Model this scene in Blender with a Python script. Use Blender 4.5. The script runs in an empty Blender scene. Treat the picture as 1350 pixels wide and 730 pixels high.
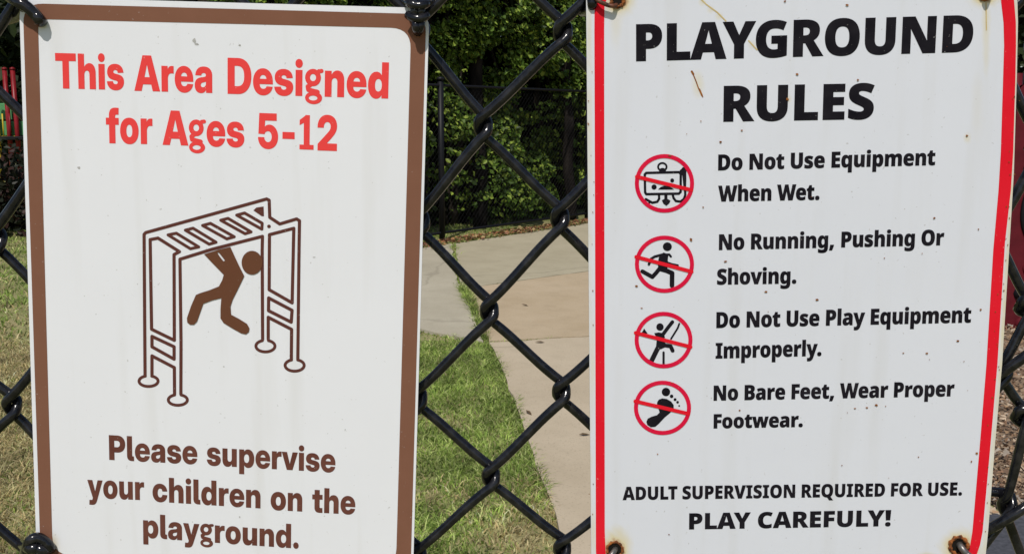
# Playground fence with two signs: procedural scene, Blender 4.5
import bpy, math, random
import numpy as np
from mathutils import Vector
from mathutils.geometry import delaunay_2d_cdt

R = math.radians
scene = bpy.context.scene
rng = np.random.default_rng(7)
random.seed(7)

# ------------------------------------------------------------------ camera
F, CX, CY, PITCH, CAMZ = 1300.0, 675.0, 365.0, R(9.0), 1.40     # photo is 1350 x 730
cam_d = bpy.data.cameras.new('camera')
cam = bpy.data.objects.new('camera', cam_d)
scene.collection.objects.link(cam)
cam.location = (0, 0, CAMZ)
cam.rotation_euler = (R(90) - PITCH, 0, 0)
cam_d.sensor_width = 36.0
cam_d.lens = 36.0 * F / 1350.0
cam_d.clip_start = 0.02
cam_d.clip_end = 2000
scene.camera = cam

# ------------------------------------------------------------------ sky, sun, exposure
SUN_EL, SUN_AZ = R(54), R(192)          # azimuth from +Y (away from camera) clockwise
world = bpy.data.worlds.new("World")
scene.world = world
world.use_nodes = True
wn = world.node_tree
bg = wn.nodes['Background']
sky = wn.nodes.new('ShaderNodeTexSky')
sky.sky_type = 'NISHITA'
sky.sun_disc = False
sky.sun_elevation = SUN_EL
sky.sun_rotation = SUN_AZ
wn.links.new(sky.outputs[0], bg.inputs[0])
bg.inputs[1].default_value = 0.09
sun_d = bpy.data.lights.new('sun', 'SUN')
sun_d.energy = 3.6
sun_d.angle = R(0.5)
sun_d.color = (1.0, 0.96, 0.90)
sun = bpy.data.objects.new('sun', sun_d)
scene.collection.objects.link(sun)
sv = Vector((math.sin(SUN_AZ) * math.cos(SUN_EL), math.cos(SUN_AZ) * math.cos(SUN_EL), math.sin(SUN_EL)))
sun.rotation_euler = sv.to_track_quat('Z', 'Y').to_euler()
sun.location = (2, -3, 8)
scene.view_settings.view_transform = 'Standard'
scene.view_settings.look = 'None'
scene.view_settings.exposure = 0.04
scene.view_settings.gamma = 1.0

# ------------------------------------------------------------------ geometry helpers
cp, sp = math.cos(PITCH), math.sin(PITCH)

def ray(px, py):
    """direction (world) seen at a photograph pixel"""
    x = (np.asarray(px, float) - CX) / F
    y = (CY - np.asarray(py, float)) / F
    return np.stack([x, cp + y * sp, -sp + y * cp], -1)

def at(px, py, Y):
    """point seen at a pixel on the vertical plane at distance Y"""
    d = ray(px, py)
    return d * (np.asarray(Y) / d[..., 1])[..., None] + np.array([0, 0, CAMZ])

def ground(px, py, z=0.0):
    d = ray(px, py)
    return d * ((z - CAMZ) / d[..., 2])[..., None] + np.array([0, 0, CAMZ])

def link(name, me, mat=None, parent=None, loc=None, **props):
    o = bpy.data.objects.new(name, me)
    scene.collection.objects.link(o)
    if mat is not None and me is not None:
        for m in (mat if isinstance(mat, (list, tuple)) else [mat]):
            me.materials.append(m)
    if parent is not None:
        o.parent = parent
    if loc is not None:
        o.location = loc
    for k, v in props.items():
        o[k] = v
    return o

def mesh_np(name, v, f, col=None, smooth=False):
    """mesh from arrays; every face has the same number of corners"""
    v = np.asarray(v, np.float32); f = np.asarray(f, np.int32)
    me = bpy.data.meshes.new(name)
    n, k = f.shape
    me.vertices.add(len(v)); me.vertices.foreach_set('co', v.ravel())
    me.loops.add(n * k); me.loops.foreach_set('vertex_index', f.ravel())
    me.polygons.add(n)
    me.polygons.foreach_set('loop_start', np.arange(n, dtype=np.int32) * k)
    me.polygons.foreach_set('use_smooth', np.full(n, bool(smooth)))
    if col is not None:
        a = me.color_attributes.new('tint', 'FLOAT_COLOR', 'POINT')
        c = np.ones((len(v), 4), np.float32); c[:, :3] = col
        a.data.foreach_set('color', c.ravel())
    me.update(calc_edges=True)
    me.validate()
    return me

class MB:
    """collects simple solids and makes ONE mesh of them"""
    def __init__(s): s.v = []; s.f = []
    def add(s, v, f):
        b = len(s.v); s.v += [tuple(p) for p in v]; s.f += [tuple(i + b for i in q) for q in f]
    def box(s, c, d, rz=0.0, bev=0.0):
        """box with chamfered edges: c centre, d size"""
        hx, hy, hz = d[0] / 2, d[1] / 2, d[2] / 2
        b = min(bev, hx * .9, hy * .9, hz * .9)
        ca, sa = math.cos(rz), math.sin(rz)
        prof = [(-hz, b), (-hz + b, 0), (hz - b, 0), (hz, b)] if b > 0 else [(-hz, 0), (hz, 0)]
        V = []
        for z, ins in prof:
            ring = []
            X, Y = hx - ins, hy - ins
            k = b if b > 0 else 0
            if k:
                ring = [(-X + k, -Y), (X - k, -Y), (X, -Y + k), (X, Y - k), (X - k, Y), (-X + k, Y), (-X, Y - k), (-X, -Y + k)]
            else:
                ring = [(-X, -Y), (X, -Y), (X, Y), (-X, Y)]
            V += [(c[0] + x * ca - y * sa, c[1] + x * sa + y * ca, c[2] + z) for x, y in ring]
        n = 8 if b > 0 else 4
        Fc = [tuple(reversed(range(n))), tuple(range((len(prof) - 1) * n, len(prof) * n))]
        for r in range(len(prof) - 1):
            for i in range(n):
                j = (i + 1) % n
                Fc.append((r * n + i, r * n + j, (r + 1) * n + j, (r + 1) * n + i))
        s.add(V, Fc)
    def tube(s, pts, rad, n=8, cap=True):
        v, f = tube_arrays(pts, rad, n)
        Fc = [tuple(q) for q in f.tolist()]
        if cap:
            Fc.append(tuple(reversed(range(n)))); m = len(v)
            Fc.append(tuple(range(m - n, m)))
        s.add(v.tolist(), Fc)
    def build(s, name, mat, parent=None, smooth=False, loc=None, origin=None, **props):
        me = bpy.data.meshes.new(name)
        v = s.v
        if origin is not None:
            v = [(p[0] - origin[0], p[1] - origin[1], p[2] - origin[2]) for p in v]
        me.from_pydata(v, [], s.f)
        if smooth:
            for p in me.polygons: p.use_smooth = True
        me.update()
        return link(name, me, mat, parent, loc, **props)

def tube_arrays(pts, rad, n=8):
    P = np.asarray(pts, float); m = len(P)
    rad = np.broadcast_to(np.asarray(rad, float), (m,))
    T = np.gradient(P, axis=0); T /= np.linalg.norm(T, axis=1)[:, None] + 1e-12
    up = np.array([0.0, 1.0, 0.0]) if abs(T[0, 1]) < .9 else np.array([0, 0, 1.0])
    V = []
    a = np.cross(T[0], up); a /= np.linalg.norm(a)
    ang = np.arange(n) * 2 * math.pi / n
    for i in range(m):
        a = a - T[i] * (a @ T[i]); a /= np.linalg.norm(a) + 1e-12
        b = np.cross(T[i], a)
        V.append(P[i] + rad[i] * (np.cos(ang)[:, None] * a + np.sin(ang)[:, None] * b))
    V = np.concatenate(V)
    i = np.arange(m - 1)[:, None] * n; j = np.arange(n)[None, :]; j2 = (j + 1) % n
    f = np.stack([i + j, i + j2, i + n + j2, i + n + j], -1).reshape(-1, 4)
    return V, f

def smooth_path(pts, sub=6):
    """Catmull-Rom through points"""
    P = np.asarray(pts, float)
    P = np.vstack([2 * P[0] - P[1], P, 2 * P[-1] - P[-2]])
    out = []
    for i in range(1, len(P) - 2):
        p0, p1, p2, p3 = P[i - 1], P[i], P[i + 1], P[i + 2]
        for k in range(sub):
            t = k / sub
            out.append(.5 * ((2 * p1) + (-p0 + p2) * t + (2 * p0 - 5 * p1 + 4 * p2 - p3) * t * t + (-p0 + 3 * p1 - 3 * p2 + p3) * t ** 3))
    out.append(P[-2])
    return np.array(out)

# ------------------------------------------------------------------ materials
def mat_new(name, color=(.5, .5, .5), rough=.6, spec=.5, metal=0.0):
    m = bpy.data.materials.new(name); m.use_nodes = True
    b = m.node_tree.nodes['Principled BSDF']
    b.inputs['Base Color'].default_value = (*color, 1)
    b.inputs['Roughness'].default_value = rough
    b.inputs['Specular IOR Level'].default_value = spec
    b.inputs['Metallic'].default_value = metal
    return m

def nodes(m): return m.node_tree.nodes, m.node_tree.links, m.node_tree.nodes['Principled BSDF']

def noise_mix(m, c1, c2, scale, detail=4, lo=.35, hi=.65, coord='Object', rough=.55, extra=None, stretch=(1, 1, 1)):
    """base colour = noise between two colours; returns the output socket"""
    N, L, b = nodes(m)
    tc = N.new('ShaderNodeTexCoord'); mp = N.new('ShaderNodeMapping'); nz = N.new('ShaderNodeTexNoise'); cr = N.new('ShaderNodeValToRGB')
    mp.inputs['Scale'].default_value = stretch
    nz.inputs['Scale'].default_value = scale; nz.inputs['Detail'].default_value = detail; nz.inputs['Roughness'].default_value = rough
    cr.color_ramp.elements[0].position = lo; cr.color_ramp.elements[0].color = (*c1, 1)
    cr.color_ramp.elements[1].position = hi; cr.color_ramp.elements[1].color = (*c2, 1)
    L.new(tc.outputs[coord], mp.inputs[0]); L.new(mp.outputs[0], nz.inputs['Vector']); L.new(nz.outputs['Fac'], cr.inputs[0])
    L.new(cr.outputs[0], b.inputs['Base Color'])
    return cr.outputs[0]

def mixc(m, fac, a, b_):
    N, L, _ = nodes(m)
    x = N.new('ShaderNodeMix'); x.data_type = 'RGBA'
    for s, v in ((x.inputs[0], fac), (x.inputs[6], a), (x.inputs[7], b_)):
        if isinstance(v, (int, float)): s.default_value = v
        elif isinstance(v, tuple): s.default_value = (*v, 1)
        else: L.new(v, s)
    return x.outputs[2]

def bump(m, scale, dist, detail=4, coord='Object', strength=.6):
    N, L, b = nodes(m)
    tc = N.new('ShaderNodeTexCoord'); nz = N.new('ShaderNodeTexNoise'); bp = N.new('ShaderNodeBump')
    nz.inputs['Scale'].default_value = scale; nz.inputs['Detail'].default_value = detail
    bp.inputs['Strength'].default_value = strength; bp.inputs['Distance'].default_value = dist
    L.new(tc.outputs[coord], nz.inputs['Vector']); L.new(nz.outputs['Fac'], bp.inputs['Height']); L.new(bp.outputs[0], b.inputs['Normal'])

def tint_mat(name, rough=.6, spec=.3, trans=0.0):
    """colour comes from each leaf's or blade's own tint"""
    m = mat_new(name, rough=rough, spec=spec)
    N, L, b = nodes(m)
    a = N.new('ShaderNodeAttribute'); a.attribute_name = 'tint'
    L.new(a.outputs['Color'], b.inputs['Base Color'])
    if trans:
        t = N.new('ShaderNodeBsdfTranslucent'); x = N.new('ShaderNodeMixShader'); x.inputs[0].default_value = trans
        L.new(a.outputs['Color'], t.inputs[0])
        L.new(b.outputs[0], x.inputs[1]); L.new(t.outputs[0], x.inputs[2])
        L.new(x.outputs[0], N['Material Output'].inputs[0])
    return m

def fnoise(x, y, seed=0, octs=4, base=1.0):
    """cheap smooth value noise on arrays, about -1..1"""
    r = np.random.default_rng(seed); out = np.zeros(np.shape(x)); amp = 1.0
    for o in range(octs):
        for _ in range(3):
            a, b, p = r.normal(0, 1, 2).tolist() + [r.uniform(0, 6.28)]
            out = out + amp * np.sin(base * (2 ** o) * (a * np.asarray(x) + b * np.asarray(y)) + p) / 3
        amp *= .6
    return out
# ------------------------------------------------------------------ flat print: outlines to faces
def fill(contours):
    """nonzero-winding fill of 2D contours -> (verts Nx2, tris Mx3)"""
    V = []; E = []
    for c in contours:
        b = len(V); n = len(c)
        V += [Vector((float(x), float(y))) for x, y in c]
        E += [(b + i, b + (i + 1) % n) for i in range(n)]
    v2, _, f2, *_ = delaunay_2d_cdt(V, E, [], 0, 1e-5)
    P = np.array([(p[0], p[1]) for p in v2])
    Fa = np.array([f for f in f2 if len(f) == 3])
    C = P[Fa].mean(1)
    W = np.zeros(len(C), int)
    for c in contours:
        a = np.asarray(c, float); b = np.roll(a, -1, 0)
        for (x0, y0), (x1, y1) in zip(a, b):
            cr = (x1 - x0) * (C[:, 1] - y0) - (C[:, 0] - x0) * (y1 - y0)
            W += ((y0 <= C[:, 1]) & (y1 > C[:, 1]) & (cr > 0)).astype(int)
            W -= ((y0 > C[:, 1]) & (y1 <= C[:, 1]) & (cr < 0)).astype(int)
    Fa = Fa[W != 0]
    # all faces wound the same way
    a, b, c = P[Fa[:, 0]], P[Fa[:, 1]], P[Fa[:, 2]]
    s = (b[:, 0] - a[:, 0]) * (c[:, 1] - a[:, 1]) - (b[:, 1] - a[:, 1]) * (c[:, 0] - a[:, 0])
    Fa[s > 0] = Fa[s > 0][:, ::-1]
    Fa = Fa[np.abs(s) > 1e-3]
    return P, Fa

def resample(c, step=9.0):
    """add points along long edges so the print follows the bent sheet"""
    out = []; n = len(c)
    for i in range(n):
        (x0, y0), (x1, y1) = c[i], c[(i + 1) % n]
        k = max(1, int(math.hypot(x1 - x0, y1 - y0) / step + .5))
        out += [(x0 + (x1 - x0) * j / k, y0 + (y1 - y0) * j / k) for j in range(k)]
    return out

def area(c):
    a = np.asarray(c, float); b = np.roll(a, -1, 0)
    return .5 * float(np.sum(a[:, 0] * b[:, 1] - b[:, 0] * a[:, 1]))
def ccw(c): return list(c) if area(c) > 0 else list(reversed(list(c)))
def cw(c): return list(reversed(ccw(c)))
def ell(cx, cy, rx, ry=None, n=28):
    ry = rx if ry is None else ry
    return [(cx + rx * math.cos(i * 2 * math.pi / n), cy + ry * math.sin(i * 2 * math.pi / n)) for i in range(n)]
def ring(cx, cy, rx, ry, w, n=48):
    return [ccw(ell(cx, cy, rx + w / 2, ry + w / 2, n)), cw(ell(cx, cy, rx - w / 2, ry - w / 2, n))]
def stroke(pts, w, closed=False, w2=None):
    out = []; P = list(pts) + ([pts[0]] if closed else [])
    w2 = w if w2 is None else w2
    m = len(P)
    for k, (a, b) in enumerate(zip(P[:-1], P[1:])):
        ra = (w + (w2 - w) * k / (m - 1)) / 2; rb = (w + (w2 - w) * (k + 1) / (m - 1)) / 2
        t = math.atan2(b[1] - a[1], b[0] - a[0])
        c = []
        for i in range(7):
            q = t + math.pi / 2 + math.pi * i / 6; c.append((a[0] + ra * math.cos(q), a[1] + ra * math.sin(q)))
        for i in range(7):
            q = t - math.pi / 2 + math.pi * i / 6; c.append((b[0] + rb * math.cos(q), b[1] + rb * math.sin(q)))
        out.append(ccw(c))
    return out
def rounded(corners, n=7):
    """corners: (x, y, r)"""
    out = []; m = len(corners)
    for i, (x, y, r) in enumerate(corners):
        if r <= 0: out.append((x, y)); continue
        px, py = corners[i - 1][:2]; nx, ny = corners[(i + 1) % m][:2]
        la = math.hypot(px - x, py - y); lb = math.hypot(nx - x, ny - y)
        ax, ay = x + (px - x) / la * r, y + (py - y) / la * r
        bx, by = x + (nx - x) / lb * r, y + (ny - y) / lb * r
        for k in range(n + 1):
            t = k / n; w0 = (1 - t) ** 2; w1 = 1.17 * t * (1 - t) * 2 * .85; w2 = t * t; s = w0 + w1 + w2
            out.append(((w0 * ax + w1 * x + w2 * bx) / s, (w0 * ay + w1 * y + w2 * by) / s))
    return out

# two hand drawn letters for the condensed face (double-storey g, footed 1), 1000 units of cap height
def hand_g():
    s = []
    s += ring(262, 520, 160, 172, 132, 30)
    s += stroke([(395, 640), (430, 700), (510, 712)], 105)
    s += stroke([(205, 330), (110, 262), (128, 176), (240, 150), (400, 118)], 118)
    s += [ccw(ell(285, -48, 245, 172, 30)), cw(ell(270, -54, 132, 74, 26))]
    return (560, [[v for p in c for v in p] for c in s])
def hand_1():
    c = [(60, 0), (60, 150), (190, 150), (190, 760), (60, 690), (60, 850), (210, 960), (250, 1000), (385, 1000), (385, 150), (510, 150), (510, 0)]
    return (570, [[v for p in c for v in p]])

KERN = {'LA': -18, 'AY': -62, 'LY': -50, 'YG': -28, 'AV': -40, 'LT': -50, 'DA': -10, 'We': -22, 'Fo': -20, 'Fe': -12, 'Pl': 0, 'r.': -30, 'y.': -30, 'TI': 0, 'AR': 0, 'FO': -12, '5-': -60, '-1': -70, 'RF': 0, 'Ag': -14}
def word(text, font, cap, x0, y0, x1, y1, height, lean, track=0.0, bold=0.0):
    """contours (in photo-pixel units) of a word whose ink spans x0..x1, cap height in px"""
    pen = 0; cs = []; hand = {}
    for i_, ch in enumerate(text):
        if font is GLYPH_GROT and ch in 'g1':
            adv, C = hand_g() if ch == 'g' else hand_1()
            k = cap / 1000.0 ; kx = k * 1.28
            C = [[(c[i] * kx + pen, c[i + 1] * k) for i in range(0, len(c), 2)] for c in C]; adv = adv * kx
        else:
            adv, C = font[ch]
            C = [[(c[i] + pen, c[i + 1]) for i in range(0, len(c), 2)] for c in C]
        for q in C: hand[id(q)] = font is GLYPH_GROT and ch in 'g1'
        cs += C; pen += adv + track
        nx_ = text[i_ + 1] if i_ + 1 < len(text) else ''
        pen += KERN.get(ch + nx_, 0) * cap / 714
    xs = [p[0] for c in cs for p in c]; a, b = min(xs), max(xs)
    sx = (x1 - x0) / (b - a); sy = height / cap
    sl = (y1 - y0) / (x1 - x0)
    out = []
    for c in cs:
        if bold:                                   # push the outline out a little, in px
            A = np.array([(x * sx, y * sy) for x, y in c]); m_ = len(A)
            if np.hypot(*(A[0] - A[-1])) < .05: A = A[:-1]
            e1 = A - np.roll(A, 1, 0); e2 = np.roll(A, -1, 0) - A
            n1 = np.stack([-e1[:, 1], e1[:, 0]], 1) / (np.linalg.norm(e1, axis=1)[:, None] + 1e-9); n2 = np.stack([-e2[:, 1], e2[:, 0]], 1) / (np.linalg.norm(e2, axis=1)[:, None] + 1e-9)
            nn = n1 + n2; d_ = np.sum(nn * n1, 1); nn = nn / np.maximum(d_, .7)[:, None]
            sg = -1.0 if hand[id(c)] else 1.0
            A = A + nn * bold * sg
            c = [(x / sx, y / sy) for x, y in A]
        q = []
        for x, y in c:
            X = (x - a) * sx; Y = y * sy
            bx = x0 + X
            q.append((bx + lean(bx) * Y, y0 + X * sl - Y))
        out.append(q)
    return out

class Sign:
    def __init__(s, Y, disp, root): s.Y = Y; s.disp = disp; s.root = root; s.o = np.array(root.location)
    def place(s, P, layer):
        P = np.asarray(P, float)
        y = s.Y + s.disp(P[:, 0], P[:, 1]) - layer * 0.00012
        return at(P[:, 0], P[:, 1], y) - s.o
    def print(s, name, contours, mat, layer=1, parent=None, **props):
        P, Fa = fill([resample(c) for c in contours])
        me = mesh_np(name, s.place(P, layer), Fa)
        return link(name, me, mat, parent or s.root, **props)
    def specks(s, name, pts, mat, layer, **props):
        """irregular little flecks: (x, y, rx, ry)"""
        cs = []
        for x, y, rx, ry in pts:
            n = 9; cs.append(ccw([(x + rx * random.uniform(.6, 1.2) * math.cos(i * 6.283 / n), y + ry * random.uniform(.6, 1.2) * math.sin(i * 6.283 / n)) for i in range(n)]))
        return s.print(name, cs, mat, layer, kind='stuff', **props)
    def panel(s, quad, rc, nu, nv, xoff=None, stain=None, mat=None, thick=0.0012):
        """sheet metal panel with rounded corners, real thickness and a rolled edge"""
        TL, TR, BR, BL = [np.array(q, float) for q in quad]
        W = np.linalg.norm(TR - TL); H = np.linalg.norm(BL - TL)
        c = np.linspace(0, math.pi / 2, 7)[1:]
        tc = rc / H * (1 - np.cos(c))
        t = np.unique(np.concatenate([[0.0], tc, np.linspace(rc / H, 1 - rc / H, nv), 1 - tc, [1.0]]).round(6))
        u = np.linspace(0, 1, nu)
        rows = []
        for tt in t:
            dpx = min(tt, 1 - tt) * H
            ins = rc - math.sqrt(max(0, rc * rc - (rc - dpx) ** 2)) if dpx < rc else 0.0
            l = TL + (BL - TL) * tt; r = TR + (BR - TR) * tt
            if xoff is not None: r = r + np.array([xoff(r[1]), 0])
            uu = ins / W + u * (1 - 2 * ins / W)
            rows.append(l + (r - l) * uu[:, None])
        G = np.array(rows); nr = len(t)
        front = s.place(G.reshape(-1, 2), 0)
        back = front + np.array([0, thick, 0])
        V = np.concatenate([front, back])
        i = np.arange(nr - 1)[:, None]; j = np.arange(nu - 1)[None, :]
        a = i * nu + j
        fr = np.stack([a, a + nu, a + nu + 1, a + 1], -1).reshape(-1, 4)
        bk = fr[:, ::-1] + nr * nu
        edge = [k for k in range(nu)] + [k * nu + nu - 1 for k in range(1, nr)] + [(nr - 1) * nu + k for k in range(nu - 2, -1, -1)] + [k * nu for k in range(nr - 2, 0, -1)]
        e = np.array(edge); e2 = np.roll(e, -1)
        sd = np.stack([e, e2, e2 + nr * nu, e + nr * nu], -1)
        g = G.reshape(-1, 2)
        st = np.zeros(len(g)) if stain is None else stain(g[:, 0], g[:, 1])
        col = np.zeros((len(V), 3)); col[:len(g), 0] = st
        return link('panel', mesh_np('panel', V, np.concatenate([fr, bk, sd]), col=col), mat, s.root)

def enamel(name, base, stain_c=(.33, .12, .02), faint=(.62, .52, .25), spots=True, rough=.42):
    m = mat_new(name, base, rough, .35)
    N, L, b = nodes(m)
    c = noise_mix(m, tuple(v * .965 for v in base), base, 9, 5, .3, .7)
    a = N.new('ShaderNodeAttribute'); a.attribute_name = 'tint'
    sep = N.new('ShaderNodeSeparateColor'); L.new(a.outputs['Color'], sep.inputs[0])
    # break the stain up with fine noise
    tc = N.new('ShaderNodeTexCoord'); nz = N.new('ShaderNodeTexNoise'); nz.inputs['Scale'].default_value = 420; nz.inputs['Detail'].default_value = 3
    L.new(tc.outputs['Object'], nz.inputs['Vector'])
    ad = N.new('ShaderNodeMath'); ad.operation = 'MULTIPLY_ADD'; L.new(nz.outputs['Fac'], ad.inputs[0]); ad.inputs[1].default_value = .5
    sub = N.new('ShaderNodeMath'); sub.operation = 'ADD'; L.new(sep.outputs[0], sub.inputs[0]); sub.inputs[1].default_value = -.25
    L.new(sub.outputs[0], ad.inputs[2])
    r1 = N.new('ShaderNodeMapRange'); r1.inputs[1].default_value = .05; r1.inputs[2].default_value = .45; L.new(sep.outputs[0], r1.inputs[0])
    r2 = N.new('ShaderNodeMapRange'); r2.inputs[1].default_value = .45; r2.inputs[2].default_value = .75; L.new(ad.outputs[0], r2.inputs[0])
    r1.inputs[4].default_value = .75
    x = mixc(m, r1.outputs[0], c, faint)
    x = mixc(m, r2.outputs[0], x, stain_c)
    L.new(x, b.inputs['Base Color'])
    # weather: faint runs down the sheet and grime specks
    t2 = N.new('ShaderNodeTexCoord'); mp = N.new('ShaderNodeMapping'); mp.inputs['Scale'].default_value = (75, 1, 5)
    n2 = N.new('ShaderNodeTexNoise'); n2.inputs['Scale'].default_value = 1; n2.inputs['Detail'].default_value = 5
    L.new(t2.outputs['Object'], mp.inputs[0]); L.new(mp.outputs[0], n2.inputs['Vector'])
    r3 = N.new('ShaderNodeMapRange'); r3.inputs[1].default_value = .52; r3.inputs[2].default_value = .78; r3.inputs[4].default_value = .16; L.new(n2.outputs['Fac'], r3.inputs[0])
    x = mixc(m, r3.outputs[0], x, (.42, .39, .30))
    n3 = N.new('ShaderNodeTexNoise'); n3.inputs['Scale'].default_value = 520; n3.inputs['Detail'].default_value = 1; L.new(t2.outputs['Object'], n3.inputs['Vector'])
    r4 = N.new('ShaderNodeMapRange'); r4.inputs[1].default_value = .75; r4.inputs[2].default_value = .82; r4.inputs[4].default_value = .4; L.new(n3.outputs['Fac'], r4.inputs[0])
    x = mixc(m, r4.outputs[0], x, (.25, .22, .18))
    L.new(x, b.inputs['Base Color'])
    rr = N.new('ShaderNodeMapRange'); rr.inputs[3].default_value = rough - .08; rr.inputs[4].default_value = rough + .14; L.new(n2.outputs['Fac'], rr.inputs[0]); L.new(rr.outputs[0], b.inputs['Roughness'])
    bump(m, 60, .0004, 3, strength=.15)
    return m

def ink(name, c, c2=None, scale=35, rough=.4):
    m = mat_new(name, c, .6, .03)
    noise_mix(m, c, c2 or tuple(min(1, v * 1.06 + .001) for v in c), scale, 6, .35, .75)
    N, L, b = nodes(m)                      # tiny worn chips where the sheet shows through
    src = b.inputs['Base Color'].links[0].from_socket
    tc = N.new('ShaderNodeTexCoord'); nz = N.new('ShaderNodeTexNoise'); nz.inputs['Scale'].default_value = 700; nz.inputs['Detail'].default_value = 3; L.new(tc.outputs['Object'], nz.inputs['Vector'])
    rg = N.new('ShaderNodeMapRange'); rg.inputs[1].default_value = .70; rg.inputs[2].default_value = .76; rg.inputs[4].default_value = .35; L.new(nz.outputs['Fac'], rg.inputs[0])
    L.new(mixc(m, rg.outputs[0], src, (.6, .58, .54)), b.inputs['Base Color'])
    return m
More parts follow.
